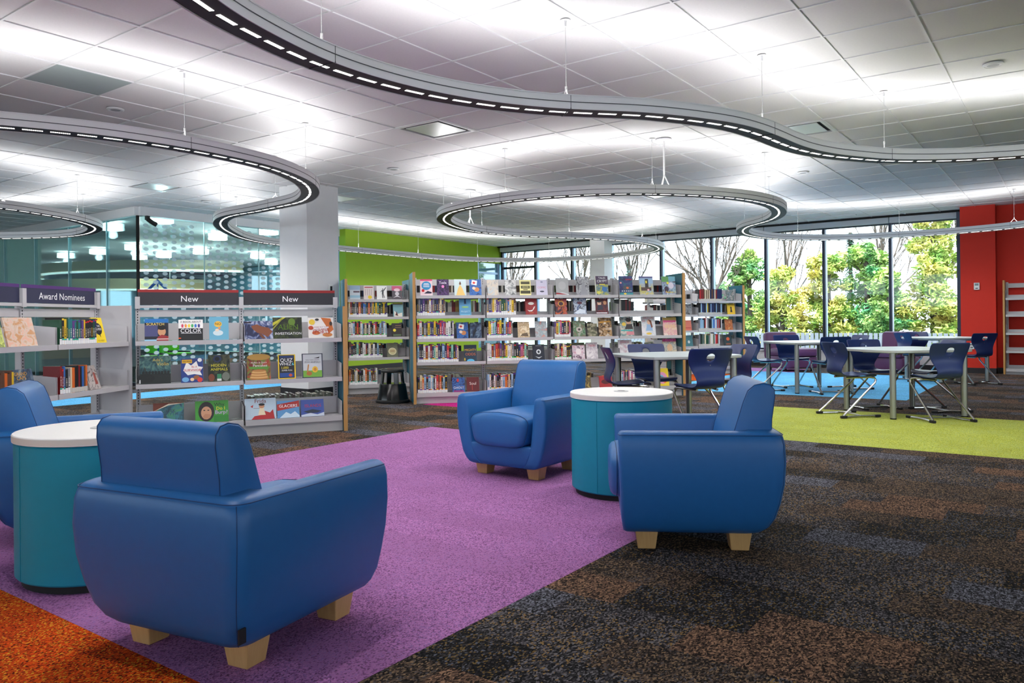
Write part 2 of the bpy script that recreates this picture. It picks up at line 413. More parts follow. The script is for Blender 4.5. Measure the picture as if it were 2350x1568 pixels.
# glass partition of the neighbouring room
dot_m = mat('frosted_film', (206, 226, 232), .6, 0, .3)
_n = dot_m.node_tree; _t = _n.nodes.new('ShaderNodeBsdfTransparent'); _m = _n.nodes.new('ShaderNodeMixShader'); _m.inputs[0].default_value = .82
_n.links.new(_t.outputs[0], _m.inputs[1]); _n.links.new(_n.nodes['Principled BSDF'].outputs[0], _m.inputs[2]); _n.links.new(_m.outputs[0], _n.nodes['Material Output'].inputs[0])
def film(length, z0, z1, seed):
    mb = MB(); n = 10
    cols = int(length/.172)
    for i in range(cols):
        z = z0+(.0515 if i % 2 else 0)
        while z < z1:
            u = .08+i*.172
            b = len(mb.v)
            mb.v += [(u+.050*math.cos(2*math.pi*k/n), 0, z+.033*math.sin(2*math.pi*k/n)) for k in range(n)]
            mb.face(range(b, b+n)); z += .103
    return mb
gp = empty('wall_glass', (0, 0, 0), kind='structure')
MB().box(-13.1, 7.0, 2.93, -12.93, 11.45, CEIL+.02).box(-19, 6.93, 2.93, -13.0, 7.1, CEIL+.02).build('head_trim', M_WALL, gp)
MB().box(-13.03, 7.02, 0, -12.97, 11.45, .05).box(-19, 6.97, 0, -13.0, 7.03, .05).build('floor_channel', M_FRAME, gp)
MB().box(-13.03, 6.97, .05, -12.99, 7.01, 2.93).build('corner_joint', M_DARK, gp)
ys = [7.02, 8.24, 9.42, 10.6, 11.45]
for i, (a, b) in enumerate(zip(ys, ys[1:])):
    p = MB().box(-13.006, a+.006, .05, -12.994, b-.006, 2.93).build('glass_pane', M_PART, gp)
    f = film(b-a-.04, .3, 2.86, i).build('dot_film', dot_m, p); f['kind'] = 'stuff'
    f.location = (-12.985, a+.02, 0); f.rotation_euler = (0, 0, R(90))
    MB().box(-13.012, b-.006, .05, -12.988, b+.006, 2.93).build('joint', mat('joint_clear', (190, 215, 220), .3), gp)
xs = [-19, -18.45, -17.0, -15.55, -14.1, -13.03]
for a, b in zip(xs, xs[1:]):
    MB().box(a+.006, 6.994, .05, b-.006, 7.006, 2.93).build('glass_pane', M_PART, gp)
    MB().box(a-.006, 6.988, .05, a+.006, 7.012, 2.93).build('joint', MATS['joint_clear'], gp)

# neighbouring room seen through the glass
far = struct('wall_far', MB().box(-33.3, 5, 0, -33.0, 12.0, CEIL+.1).box(-33.3, 12.0, 0, -33.0, 26, .5).box(-33.3, 12, 2.5, -33, 26, CEIL+.1), noisy('far_wall_blue', (150, 190, 210), .04, 8, .8))
for k in range(7):
    yk = 12+2*k
    MB().box(-33.3, yk-.12, .5, -33.0, yk+.12, 2.5).build('window_post', MATS['far_wall_blue'], far)
struct('wall_far_end', MB().box(-33, 17.4, 0, -13.0, 17.6, CEIL+.1), mat('far_wall_teal', (120, 170, 190), .8))
struct('wall_inner', MB().box(-13.0, 11.45, 0, -12.95, 17.4, CEIL+.1), MATS['far_wall_teal'])
struct('wall_far_left', MB().box(-26, 6.9, 0, -19, 7.2, CEIL+.1).box(-20.5, 7.2, 0, -19.5, 8.15, CEIL+.1), noisy('far_wall_green', (204, 226, 208), .04, 8, .8))
o = MB().box(-26.0, 9.0, 0, -25.8, 12.4, 2.45).build('wood_partition', wood('honey_wood', (186, 130, 50), (160, 104, 34), 4, .5, 'x'))
tag(o, 'honey coloured wood partition wall inside the glass room', 'partition')
soff = MB(); n = 40
soff.loft([[(-27+4.2*math.cos(2*math.pi*i/n)*s_, 14.6+2.2*math.sin(2*math.pi*i/n)*s_, z) for i in range(n)] for z, s_ in ((CEIL, 1), (2.78, 1), (2.78, .9))])
o = soff.build('oval_soffit', mat('soffit_blue', (40, 84, 140), .6), smooth=True); tag(o, 'blue oval dropped soffit on the ceiling of the glass room', 'soffit')
def arc_band(cx, cy, r, a0, a1, z0, z1, t=.04, n=36):
    mb = MB(); rings = []
    for i in range(n+1):
        a = R(a0+(a1-a0)*i/n); ca, sa = math.cos(a), math.sin(a)
        rings.append([(cx+r*ca, cy+r*sa, z0), (cx+(r+t)*ca, cy+(r+t)*sa, z0), (cx+(r+t)*ca, cy+(r+t)*sa, z1), (cx+r*ca, cy+r*sa, z1)])
    return mb.loft(rings)
M_BAND = noisy('pale_wood_band', (196, 178, 140), .1, 12, .5)
def band(cx, cy, r, a0, a1, z0, z1, lab):
    t = empty('hanging_wood_band', (0, 0, 0), 0, lab, 'ceiling ornament')
    arc_band(cx, cy, r, a0, a1, z0, z1).build('band', M_BAND, t, smooth=True)
    arc_band(cx, cy, r-.02, a0, a1, z0-.05, z0-.005, .08).build('light_strip', mat('band_glow', (255, 252, 240), .5, emit=2.5), t)
    for k in range(5):
        a = R(a0+(a1-a0)*(k+.5)/5); x, y = cx+(r+.02)*math.cos(a), cy+(r+.02)*math.sin(a)
        MB().tube([(x, y, z1), (x, y, CEIL)], .008, 6).build('hanger', M_TBAR, t)
band(-22.5, 12.6, 3.6, 215, 350, 1.98, 2.24, 'pale curved wood band hanging low across the glass room')
band(-21.5, 13.6, 4.4, 230, 340, 2.42, 2.66, 'upper pale curved wood band hanging behind the dotted glass')
DR = ['nearest the glass corner on the left pane', 'far left of the row behind the left glass', 'second of the row behind the left glass', 'third of the row behind the left glass',
      'low and close to the glass corner', 'lowest one at far left', 'topmost behind the dotted glass', 'upper right behind the dotted glass',
      'low left behind the dotted glass', 'middle of the dotted glass', 'beside the white column behind dotted glass', 'inside the curl of the left pendant light', 'lowest one beside the white column']
M_DRUM = mat('drum_shade_lit', (255, 252, 240), .5, emit=12)
DL = {}
DRX = [(-13.18,6.62),(-19.41,8.66),(-17.87,8.67),(-16.33,8.67),(-18.77,10.13),(-22.91,10.13),(-11.66,6.66),(-13.21,8.66),(-17.66,10.12),(-16.21,10.19),(-16.27,11.76),(-11.74,8.72),(-17.76,13.27)]
for lab, (x, y) in zip(DR, DRX):
    x *= 1.17; y *= 1.17
    t = empty('drum_light', (x, y, 3.0), 0, 'lit white drum light, '+lab, 'ceiling light', 'drum lights in the glass room')
    MB().lathe([(.2, -.07), (.2, .06)], 20).build('shade', M_DRUM, t, smooth=True)
    MB().tube([(0, 0, .05), (0, 0, CEIL-2.98)], .012, 6).build('stem', M_TBAR, t)
    if DL.get('d') is None:
        DL['d'] = bpy.data.lights.new('drum_lamp', 'POINT'); DL['d'].energy = 36; DL['d'].shadow_soft_size = .08; DL['d'].color = (1, .97, .92)
    lo = bpy.data.objects.new('drum_lamp', DL['d']); COL.objects.link(lo); lo.parent = t; lo.location = (0, 0, -.16)
# ------------------------------------------------------------------ serpentine pendant lights
PA = [(-2.2,1.02),(-2.45,1.18),(-2.72,1.4),(-2.93,1.68),(-3.09,1.98),(-3.16,2.15),(-3.20,2.32),(-3.25,2.51),(-3.29,2.68),(-3.30,2.87),(-3.30,3.06),(-3.28,3.24),(-3.25,3.41),(-3.21,3.59),(-3.15,3.76),(-3.08,3.92),(-3.00,4.09),(-2.90,4.23),(-2.79,4.39),(-2.67,4.52),(-2.54,4.65),(-2.41,4.78),(-2.31,4.92),(-2.21,5.08),(-2.13,5.23),(-2.05,5.38),(-1.99,5.54),(-1.95,5.73),(-1.92,5.89),(-1.90,6.07),(-1.89,6.26),(-1.87,6.43),(-1.84,6.61),(-1.80,6.79),(-1.73,6.95),(-1.67,7.12),(-1.57,7.26),(-1.48,7.41),(-1.38,7.57),(-1.25,7.69),(-1.10,7.81),(-0.97,7.90),(-0.82,7.99),(-0.65,8.07),(-0.49,8.14),(-0.34,8.18),(0,8.24),(.35,8.24),(.7,8.17),(1.05,8.0),(1.35,7.75)]
PB = [(-6.9,1.55),(-6.52,1.78),(-6.25,2.06),(-6.06,2.37),(-5.98,2.53),(-5.91,2.71),(-5.84,2.88),(-5.80,3.06),(-5.78,3.25),(-5.75,3.42),(-5.75,3.61),(-5.76,3.81),(-5.78,3.99),(-5.81,4.17),(-5.84,4.34),(-5.92,4.52),(-5.99,4.68),(-6.08,4.84),(-6.18,5.00),(-6.29,5.14),(-6.41,5.27),(-6.54,5.39),(-6.68,5.51),(-6.86,5.63),(-7.13,5.78),(-7.31,5.84),(-7.50,5.86),(-7.73,5.89),(-7.98,5.92),(-8.26,5.96),(-8.53,5.97),(-8.77,5.98),(-9.05,6.05),(-9.32,6.17),(-9.66,6.37),(-9.97,6.60),(-10.28,6.87),(-10.54,7.14),(-10.97,7.60),(-11.38,8.27),(-11.51,8.77),(-11.56,9.5),(-11.58,10.26),(-11.60,11.16),(-11.61,12.33),(-11.55,13.34),(-11.30,14.29),(-10.64,15.16),(-9.57,15.58),(-8.52,15.52),(-7.49,15.10),(-7.08,14.76),(-6.76,14.37),(-6.59,14.02),(-6.43,13.46),(-6.39,13.08),(-6.43,12.54),(-6.66,11.78),(-6.97,11.22),(-7.29,10.71),(-7.50,10.12),(-7.57,9.64),(-7.55,9.27),(-7.42,8.83),(-7.27,8.48),(-7.10,8.19),(-6.96,8.01),(-6.76,7.82),(-6.55,7.64),(-6.39,7.56),(-6.22,7.49),(-5.91,7.41),(-5.61,7.34),(-5.37,7.32),(-5.19,7.32),(-5.03,7.34),(-4.84,7.37),(-4.66,7.41),(-4.49,7.47),(-4.32,7.53),(-4.17,7.62),(-4.02,7.73),(-3.88,7.84),(-3.75,7.98),(-3.62,8.12),(-3.51,8.27),(-3.40,8.42),(-3.31,8.56),(-3.23,8.72),(-3.15,8.89),(-3.10,9.08),(-3.06,9.24),(-3.04,9.43),(-3.02,9.58),(-3.03,9.82),(-3.06,10.05),(-3.13,10.35),(-3.22,10.62),(-3.34,10.87),(-3.46,11.07),(-3.61,11.27),(-3.75,11.41),(-3.87,11.51),(-4.04,11.72),(-4.22,12.06),(-4.35,12.42),(-4.41,12.73),(-4.42,13.01),(-4.36,13.53),(-4.13,14.12),(-3.64,14.65),(-3.12,14.92),(-2.61,15.02),(-2.05,15.05),(-1.52,15.02),(-1.05,14.90),(-0.62,14.68),(-.15,14.3),(.2,13.85),(.42,13.3)]
PC = [(-10.5,2.9),(-10.36,3.3),(-10.31,3.7),(-10.34,4.04),(-10.40,4.2),(-10.50,4.38),(-10.57,4.56),(-10.65,4.72),(-10.74,4.86),(-10.84,5.00),(-10.98,5.15),(-11.15,5.31),(-11.38,5.49),(-11.65,5.62),(-11.98,5.72),(-12.31,5.79),(-12.57,5.80),(-12.85,5.77),(-13.10,5.69),(-13.37,5.57),(-13.66,5.40),(-13.95,5.20),(-14.35,4.85)]
M_HOUS = mat('pendant_housing', (224, 223, 224), .45)
M_HGRV = mat('pendant_groove', (60, 60, 66), .5)
M_UND = mat('pendant_underside', (48, 44, 50), .5, 0, .4)
M_LED = mat('led_lens', (255, 253, 250), .5, emit=LED_E)
M_CAB = mat('cable_steel', (196, 196, 196), .4, .6)
ZB, ZT, HW = 2.452, 2.548, .10
def resample(pts, step):
    P = [Vector((x, y, 0)) for x, y in pts]
    D = []                                    # Catmull-Rom, dense
    for i in range(len(P)-1):
        p0, p1, p2, p3 = P[max(i-1, 0)], P[i], P[i+1], P[min(i+2, len(P)-1)]
        for k in range(8):
            t = k/8
            D.append(.5*((2*p1)+(p2-p0)*t+(2*p0-5*p1+4*p2-p3)*t*t+(3*p1-p0-3*p2+p3)*t**3))
    D.append(P[-1])
    def uni(D, st):
        out = [D[0].copy()]; acc = 0
        for a, b in zip(D, D[1:]):
            l = (b-a).length
            if l < 1e-9: continue
            while acc+l >= st:
                t = (st-acc)/l; a = a.lerp(b, t); out.append(a.copy()); l = (b-a).length; acc = 0
            acc += l
        return out
    D = uni(D, step)
    for _ in range(14): D = [D[0]]+[D[i]*.5+(D[i-1]+D[i+1])*.25 for i in range(1, len(D)-1)]+[D[-1]]
    return uni(D, step)
def frames(D):
    out = []
    for i, p in enumerate(D):
        t = (D[min(i+1, len(D)-1)]-D[max(i-1, 0)]).normalized()
        out.append((p, t, Vector((-t.y, t.x, 0))))
    return out
lens_mb = MB()
for k in range(10):
    x = -.0585+.013*k
    lens_mb.box(x-.0046, -.012, -.0025, x+.0046, .012, 0)
LENS = lens_mb.mesh('led_lens', M_LED)
def pendant(pts, label, phase, nled, gap0=None):
    st = .06; D = resample(pts, st); F = frames(D)
    root = empty('pendant_light', (D[0].x, D[0].y, ZB), 0, label, 'pendant light')
    off = Vector((D[0].x, D[0].y, ZB))
    def sweep(sec, nm, m):
        mb = MB(); rings = []
        for p, t, n in F: rings.append([(p+n*a)-off+Vector((0, 0, z)) for a, z in sec])
        mb.loft(rings); return mb.build(nm, m, root, smooth=True, angle=40)
    def rect(a0, a1, z0, z1): return [(a0, z0), (a1, z0), (a1, z1), (a0, z1)]
    sweep(rect(-HW, -HW+.006, ZB, ZT), 'side_panel', M_HOUS); sweep(rect(HW-.006, HW, ZB, ZT), 'side_panel', M_HOUS)
    for s_ in (-1, 1):
        a = s_*HW
        sweep(rect(min(a, a+s_*.0022), max(a, a+s_*.0022), ZB+.044, ZB+.049), 'groove', M_HGRV)
        sweep(rect(min(a, a+s_*.003), max(a, a+s_*.003), ZT-.006, ZT), 'rim', M_HOUS)
    sweep(rect(-HW+.006, HW-.006, ZB+.004, ZB+.012), 'underside', M_UND)
    sweep(rect(-HW+.006, HW-.006, ZT-.03, ZT-.022), 'reflector_tray', M_HOUS)
    L = (len(D)-1)*st
    def at(s_):
        i = min(max(s_/st, 0), len(D)-1.001); k = int(i); fr = i-k
        p = D[k].lerp(D[k+1], fr); t = F[k][1].lerp(F[k+1][1], fr).normalized()
        return p, t
    s_ = .1; n = 0
    while s_ < L-.1 and n < nled:
        p, t = at(s_)
        o = linkmesh('led_lens', LENS, root); o.location = (p.x-off.x, p.y-off.y, .0045); o.rotation_euler = (0, 0, math.atan2(t.y, t.x)); n += 1
        s_ += .172
    # uplight lamps lying in the tray
    s_ = .45; k = 0
    while s_ < L-.3:
        p, t = at(s_)
        ld = UPL.get('d')
        if ld is None:
            ld = bpy.data.lights.new('uplight', 'AREA'); ld.shape = 'RECTANGLE'; ld.size = .8; ld.size_y = .10; ld.energy = UP_W; ld.color = (1, .985, .97); UPL['d'] = ld
        lo = bpy.data.objects.new('uplight', ld); COL.objects.link(lo); lo.parent = root
        lo.location = (p.x-off.x, p.y-off.y, ZT-ZB-.015); lo.rotation_euler = (R(180), 0, math.atan2(t.y, t.x)); s_ += .9
    # downlight lamps between the lenses
    s_ = .186
    while s_ < L-.1:
        p, t = at(s_)
        ld = UPL.get('s')
        if ld is None:
            ld = bpy.data.lights.new('downlight', 'SPOT'); ld.energy = DOWN_W; ld.spot_size = R(165); ld.spot_blend = 1.0; ld.shadow_soft_size = .01; ld.color = (1, .985, .96); UPL['s'] = ld
        lo = bpy.data.objects.new('downlight', ld); COL.objects.link(lo); lo.parent = root; lo.location = (p.x-off.x, p.y-off.y, -.003); s_ += .86
    # hangers at the section joints
    s_ = phase
    jm = MB()
    while s_ < L-.1:
        p, t = at(s_); nrm = Vector((-t.y, t.x, 0)); q = Vector((p.x-off.x, p.y-off.y, 0))
        Mx = Matrix.Translation(q) @ Matrix.Rotation(math.atan2(t.y, t.x), 4, 'Z')
        jm2 = MB(); jm2.box(-.003, -HW-.002, 0, .003, HW+.002, .006, 0, Mx)
        jm2.box(-.0015, -HW-.0015, .006, .0015, -HW+.002, .09, 0, Mx).box(-.0015, HW-.002, .006, .0015, HW+.0015, .09, 0, Mx); jm2.build('section_joint', M_HGRV, root)
        top = Vector((q.x, q.y, ZT-ZB+.062))
        h = MB()
        h.tube([q+nrm*.06+t*.045+Vector((0, 0, ZT-ZB-.02)), top], .0035, 6); h.tube([q-nrm*.06-t*.045+Vector((0, 0, ZT-ZB-.02)), top], .0035, 6)
        h.lathe([(.007, top.z-.006), (.007, top.z+.02)], 8, 0, q.x, q.y)
        h.build('bridle', M_CAB, root)
        MB().tube([top, (q.x, q.y, CEIL-ZB-.003)], .0022, 6).build('cable', M_CAB, root)
        MB().lathe([(.004, CEIL-ZB-.05), (.009, CEIL-ZB-.045), (.009, CEIL-ZB-.006), (.035, CEIL-ZB-.005), (.035, CEIL-ZB-.004)], 12, 0, q.x, q.y).build('ceiling_mount', M_TBAR, root, smooth=True)
        s_ += 1.76
    return root
UPL = {}
pendant(PA, 'nearest curving pendant light, sweeping across the ceiling from upper left to the right edge', .42, 300)
pendB = pendant(PB, 'long looping pendant light curling past the white column to the far windows', .6, 300)
pendant(PC, 'curved pendant light ending in a hairpin at far left beside the glass room', .5, 300)
# plain stem with canopy holding the far loop
def stem(root, x, y):
    x -= root.location.x; y -= root.location.y; h = CEIL-ZB
    MB().lathe([(.09, h-.004), (.09, h-.016), (.02, h-.024)], 20, 0, x, y).build('canopy', M_TBAR, root, smooth=True)
    MB().tube([(x, y, h-.01), (x, y, h-.40)], .011, 8).build('feed_rod', M_HOUS, root)
    mb = MB()
    for k in range(3):
        a = 2*math.pi*k/3+.4; mb.tube([(x, y, h-.40), (x+.06*math.cos(a), y+.06*math.sin(a), h-.54)], .006, 6)
    mb.build('tripod', M_HOUS, root)
stem(pendB, -3.70, 8.03)
stem(pendB, -7.53, 9.3)
# ------------------------------------------------------------------ armchairs
M_VINYL = noisy('blue_vinyl', (34, 98, 160), .06, 30, .40, .12, 900, .45)
M_SEAM = mat('blue_vinyl_seam', (22, 62, 112), .6)
M_LEG = wood('maple_leg', (206, 166, 112), (184, 140, 86), 5, .4, 'z')
M_TAG = mat('black_tag', (14, 14, 16), .6)
def lerp_tab(tab, z):
    if z <= tab[0][0]: return tab[0][1]
    for (a, va), (b, vb) in zip(tab, tab[1:]):
        if z <= b:
            t = (z-a)/(b-a); t = t; return va+(vb-va)*t
    return tab[-1][1]
TW = [(.072, .222), (.078, .258), (.090, .285), (.115, .309), (.16, .332), (.23, .350), (.32, .368), (.42, .376), (.50, .372), (.555, .358)]
TBk = [(.072, .240), (.078, .284), (.090, .316), (.115, .343), (.16, .367), (.23, .386), (.32, .401), (.42, .406), (.50, .402), (.555, .390)]
TF = [(.072, .280), (.078, .300), (.090, .312), (.15, .322), (.3, .327), (.45, .331), (.555, .334)]
TI = [(.072, .15), (.100, .19), (.18, .235), (.3, .254), (.42, .266), (.555, .286)]
def u_ring(z, d=0):
    w, bk, fr, wi = lerp_tab(TW, z)-d, lerp_tab(TBk, z)-d, lerp_tab(TF, z)-d*.6, lerp_tab(TI, z)+d
    bi = bk-.10-d*.9
    rc, rf, ri = .055, min(.018, (w-wi)*.28), .03
    P = []
    def arc(cx, cy, r, a0, n=5):
        for k in range(n+1):
            t = R(a0+90*k/n); P.append((cx+r*math.cos(t), cy+r*math.sin(t), z))
    arc(w-rf, fr-rf, rf, 0, 3)                 # outer right front -> goes to inner
    P.append((wi+rf*.7, fr, z)); P.append((wi, fr-rf*.7, z))
    # inner right back corner (concave), to the left
    for k in range(4):
        t = R(0-90*k/3); P.append((wi-ri+ri*math.cos(t), -bi+ri+ri*math.sin(t), z))
    for k in range(4):
        t = R(-90-90*k/3); P.append((-wi+ri+ri*math.cos(t), -bi+ri+ri*math.sin(t), z))
    P.append((-wi, fr-rf*.7, z)); P.append((-wi-rf*.7, fr, z))
    arc(-w+rf, fr-rf, rf, 90, 3)
    arc(-w+rc, -bk+rc, rc, 180, 5)
    arc(w-rc, -bk+rc, rc, 270, 5)
    return P
def make_armchair(label):
    t = empty('armchair', (0, 0, 0), 0, label, 'armchair', 'blue lounge armchairs')
    zs = [(.072, .02), (.074, .006), (.080, 0), (.090, 0), (.115, 0), (.16, 0), (.23, 0), (.32, 0), (.42, 0), (.47, 0), (.50, 0), (.53, 0), (.540, .003), (.548, .010), (.554, .022)]
    mb = MB(); mb.loft([u_ring(z, d) for z, d in zs])
    shell = mb.build('shell', M_VINYL, t, smooth=True, angle=50)
    rings = []
    for z in (.072, .076, .088, .115, .16, .19, .215, .225, .229):
        wi = lerp_tab(TI, z)+.012; fr = lerp_tab(TF, z)-(.012 if z in (.072, .229) else (.004 if z in (.076, .225) else 0))
        rings.append([(x, y, z) for x, y in rrect(-wi, wi, fr-.10, fr, .012, 3)])
    MB().loft(rings).build('front_rail', M_VINYL, t, smooth=True, angle=60)
    MB().box(-.21, -.23, .071, .21, .25, .078).build('bottom_cloth', M_TAG, t)
    # seat cushion: rings along the depth
    rings = []
    def sec(y, s_, dz=0):
        P = []
        for k in range(28):
            a = 2*math.pi*k/28; ca, sa = math.cos(a), math.sin(a)
            e = .42
            x = math.copysign(abs(ca)**e, ca); z = math.copysign(abs(sa)**e, sa)
            hw = .207+.054*(z+1)/2
            zz = .318+.108*z+(.024*(1-x*x) if z > 0 else 0)
            P.append((x*hw*s_, y, .322+(zz-.322)*s_+dz))
        return P
    for y, s_ in ((-.30, .96), (.10, 1.0), (.27, 1.0), (.325, .985), (.352, .93), (.366, .82), (.372, .6)): rings.append(sec(y, s_))
    c_ = MB().loft([r[::-1] for r in rings]).build('seat_cushion', M_VINYL, t, smooth=True, angle=60)
    MB().tube([(p[0]*1.004, p[1], p[2]) for p in sec(.337, .972)+[sec(.337, .972)[0]]], .002, 6).build('piping', M_SEAM, c_)
    # backrest
    prof = [(-.355, .46), (-.360, .60), (-.374, .70), (-.372, .735), (-.355, .757), (-.325, .764), (-.285, .755), (-.255, .730), (-.235, .68), (-.185, .52), (-.165, .42)]
    def bring(x, k):
        cy = sum(p[0] for p in prof)/len(prof); cz = sum(p[1] for p in prof)/len(prof)
        return [(x, cy+(y-cy)*k, cz+(z-cz)*k) for y, z in prof]
    rings = [bring(-.266, .93), bring(-.264, .975), bring(-.256, 1), bring(0, 1.004), bring(.256, 1), bring(.264, .975), bring(.266, .93)]
    bk = MB().loft(rings).build('backrest', M_VINYL, t, smooth=True, angle=60)
    for s_ in (-1, 1):
        MB().tube([(s_*.2595, y, z) for y, z in prof], .0018, 6).build('piping', M_SEAM, bk)
    # piping along the outer top edge and down the back corners
    P = [p for p in u_ring(.537, .0)]
    n0 = 4+2+4+4+2
    outer = P[n0:]+P[:1]
    MB().tube([(x*1.002, y*1.002, .540) for x, y, z in outer], .0018, 6).build('piping', M_SEAM, shell)
    for s_ in (-1, 1):
        MB().tube([(s_*(lerp_tab(TW, z)-.018), -(lerp_tab(TBk, z)-.0155), z) for z in (.084, .090, .115, .16, .23, .32, .42, .50, .535)], .0016, 6).build('piping', M_SEAM, shell)
    for x in (-.215, .215):
        for y in (-.215, .205):
            mb = MB(); mb.loft([[(x+sx*h, y+sy*h, z) for sx, sy in ((-1,-1),(1,-1),(1,1),(-1,1))] for z, h in ((0, .040), (.118, .056))])
            mb.build('leg', M_LEG, t, bevel=.004)
    tg = MB().box(.338, -.372, .135, .344, -.345, .178).build('maker_tag', M_TAG, t)
    tg.rotation_euler = (0, 0, 0)
    return t
a0 = make_armchair('blue armchair seen from behind in the left foreground, maple block legs')
def place(o, x, y, facing):
    o.location = (x, y, 0); o.rotation_euler = (0, 0, R(facing-90))
place(a0, -2.345, 1.635, 100)
for lab, x, y, fc in [('blue armchair facing us between the bookshelves and the right round table', -3.12, 4.47, 270), ('blue armchair seen from its side at right, in front of the teal round table', -1.55, 3.567, 210),
                      ('blue armchair at the left edge behind the left teal table', -4.18, 1.985, 58)]:
    c_ = copy_tree(a0); c_['label'] = lab; place(c_, x, y, fc)

# round drum tables
M_TEAL = noisy('teal_vinyl', (6, 138, 164), .05, 25, .5, .08, 700, .4)
M_LAM = noisy('white_laminate', (232, 230, 228), .02, 60, .35)
M_LAMEDGE = mat('laminate_edge', (222, 214, 204), .5)
def drum_table(x, y, r, lab):
    t = empty('drum_table', (x, y, 0), 0, lab, 'side table', 'teal drum side tables')
    MB().lathe([(r-.03, 0), (r-.03, .035)], 48).build('plinth', M_TAG, t, smooth=True)
    MB().lathe([(r-.012, .033), (r-.006, .040), (r-.006, .575), (r-.012, .58)], 64).build('drum_body', M_TEAL, t, smooth=True)
    MB().box(-.002, -r+.004, .04, .002, -r+.010, .575).build('body_seam', M_TEAL, t)
    MB().lathe([(r-.004, .582), (r, .584), (r, .612), (r-.003, .615), (.045, .615)], 64).build('table_top', [M_LAM], t, smooth=True, angle=30)
    MB().lathe([(r+.0006, .588), (r+.0006, .610)], 64).build('edge_band', M_LAMEDGE, t, smooth=True)
    g = MB().lathe([(.045, .613), (.045, .6175), (.036, .618), (.034, .6175)], 28).build('grommet', mat('grommet_grey', (180, 180, 182), .4), t, smooth=True)
    MB().box(-.022, -.004, .6178, .022, .012, .6188).build('cord_slot', M_TAG, g)
    return t
drum_table(-3.40, 1.66, .33, 'teal drum table with white top in the left foreground behind the armchair')
drum_table(-2.265, 4.26, .314, 'teal drum table with white top between the two right blue armchairs')

# ------------------------------------------------------------------ student chairs
M_NAVY = noisy('navy_plastic', (27, 44, 96), .08, 14, .38, .15, 250, .5, 0, (1, 1, 6))
M_CHROME = mat('chrome_tube', (196, 194, 190), .22, 1.0)
M_FOOT = mat('black_glide', (18, 18, 20), .6)
def make_student_chair(label):
    t = empty('student_chair', (0, 0, 0), 0, label, 'chair', 'navy student chairs')
    # profile of the seat shell from the front lip over the waist to the top of the back: y, z, half width
    prof = [(.235, .415, .150), (.228, .436, .178), (.195, .447, .190), (.14, .444, .194), (.07, .436, .190), (0, .430, .178), (-.07, .428, .160), (-.12, .434, .146), (-.155, .452, .138), (-.172, .482, .135),
            (-.172, .522, .140), (-.160, .562, .154), (-.148, .602, .174), (-.146, .640, .192), (-.154, .676, .204), (-.168, .712, .211), (-.184, .748, .214), (-.198, .778, .212), (-.206, .792, .200)]
    NU = 12
    mb = MB(); n = NU+1
    for y, z, w in prof:
        for i in range(n):
            u = -1+2*i/NU
            cv = .018*u*u                                   # slight dish
            back = max(0, min(1, (z-.45)/.1)) if y < 0 else 0
            mb.v.append((u*w, y+cv*back*1.2, z+cv*(1-back)*.5))
    hole = {(r, cidx) for r in (14, 15) for cidx in (5, 6)}
    for r_ in range(len(prof)-1):
        for i in range(NU):
            if (r_, i) in hole: continue
            a = r_*n+i; mb.face((a, a+1, a+n+1, a+n))
    # round the hand hole
    cz = prof[15][1]
    for r_ in (14, 15, 16):
        for cidx in (5, 6, 7):
            if r_ == 15 and cidx == 6: continue
            k = r_*n+cidx; x, y, z = mb.v[k]
            a = math.atan2((r_-15), (cidx-6)); rr = .042
            mb.v[k] = (rr*math.cos(a), y, cz+.036*math.sin(a))
    # drop the loose centre vertex by parking it on a neighbour
    mb.v[15*n+6] = mb.v[15*n+5]
    o = mb.build('seat_shell', M_NAVY, t, smooth=True, angle=80)
    so = o.modifiers.new('thick', 'SOLIDIFY'); so.thickness = .010; so.offset = 0
    sb = o.modifiers.new('round', 'SUBSURF'); sb.levels = 1; sb.render_levels = 1
    MB().tube([(0, -.158, .642), (0, -.150, .642)], .004, 8).build('rivet', M_CHROME, t)
    for s_ in (-1, 1):
        P = [(s_*.10, -.09, .415), (s_*.13, .06, .417), (s_*.16, .155, .420), (s_*.175, .195, .412), (s_*.182, .205, .392), (s_*.186, .190, .36), (s_*.215, -.17, .055), (s_*.219, -.205, .025), (s_*.219, -.20, .014), (s_*.215, -.16, .012), (s_*.185, .02, .014), (s_*.21, .22, .012)]
        MB().tube(P, .0115, 8).build('leg_tube', M_CHROME, t, smooth=True)
        MB().box(s_*.219-.017, -.235, 0, s_*.219+.017, -.165, .028).build('glide', M_FOOT, t, bevel=.006)
        MB().box(s_*.207-.016, .17, 0, s_*.207+.016, .235, .026).build('glide', M_FOOT, t, bevel=.006)
    MB().tube([(-.185, .02, .016), (-.1, .03, .018), (0, .032, .018), (.1, .03, .018), (.185, .02, .016)], .0105, 8).build('floor_crossbar', M_CHROME, t, smooth=True)
    MB().tube([(-.13, .06, .417), (.13, .06, .417)], .010, 8).build('seat_crossbar', M_CHROME, t, smooth=True)
    return t
sc = make_student_chair('')
def chair_at(o, x, y, fc):          # x, y = middle of the backrest
    a = R(fc); place(o, x+.19*math.cos(a), y+.19*math.sin(a), fc)
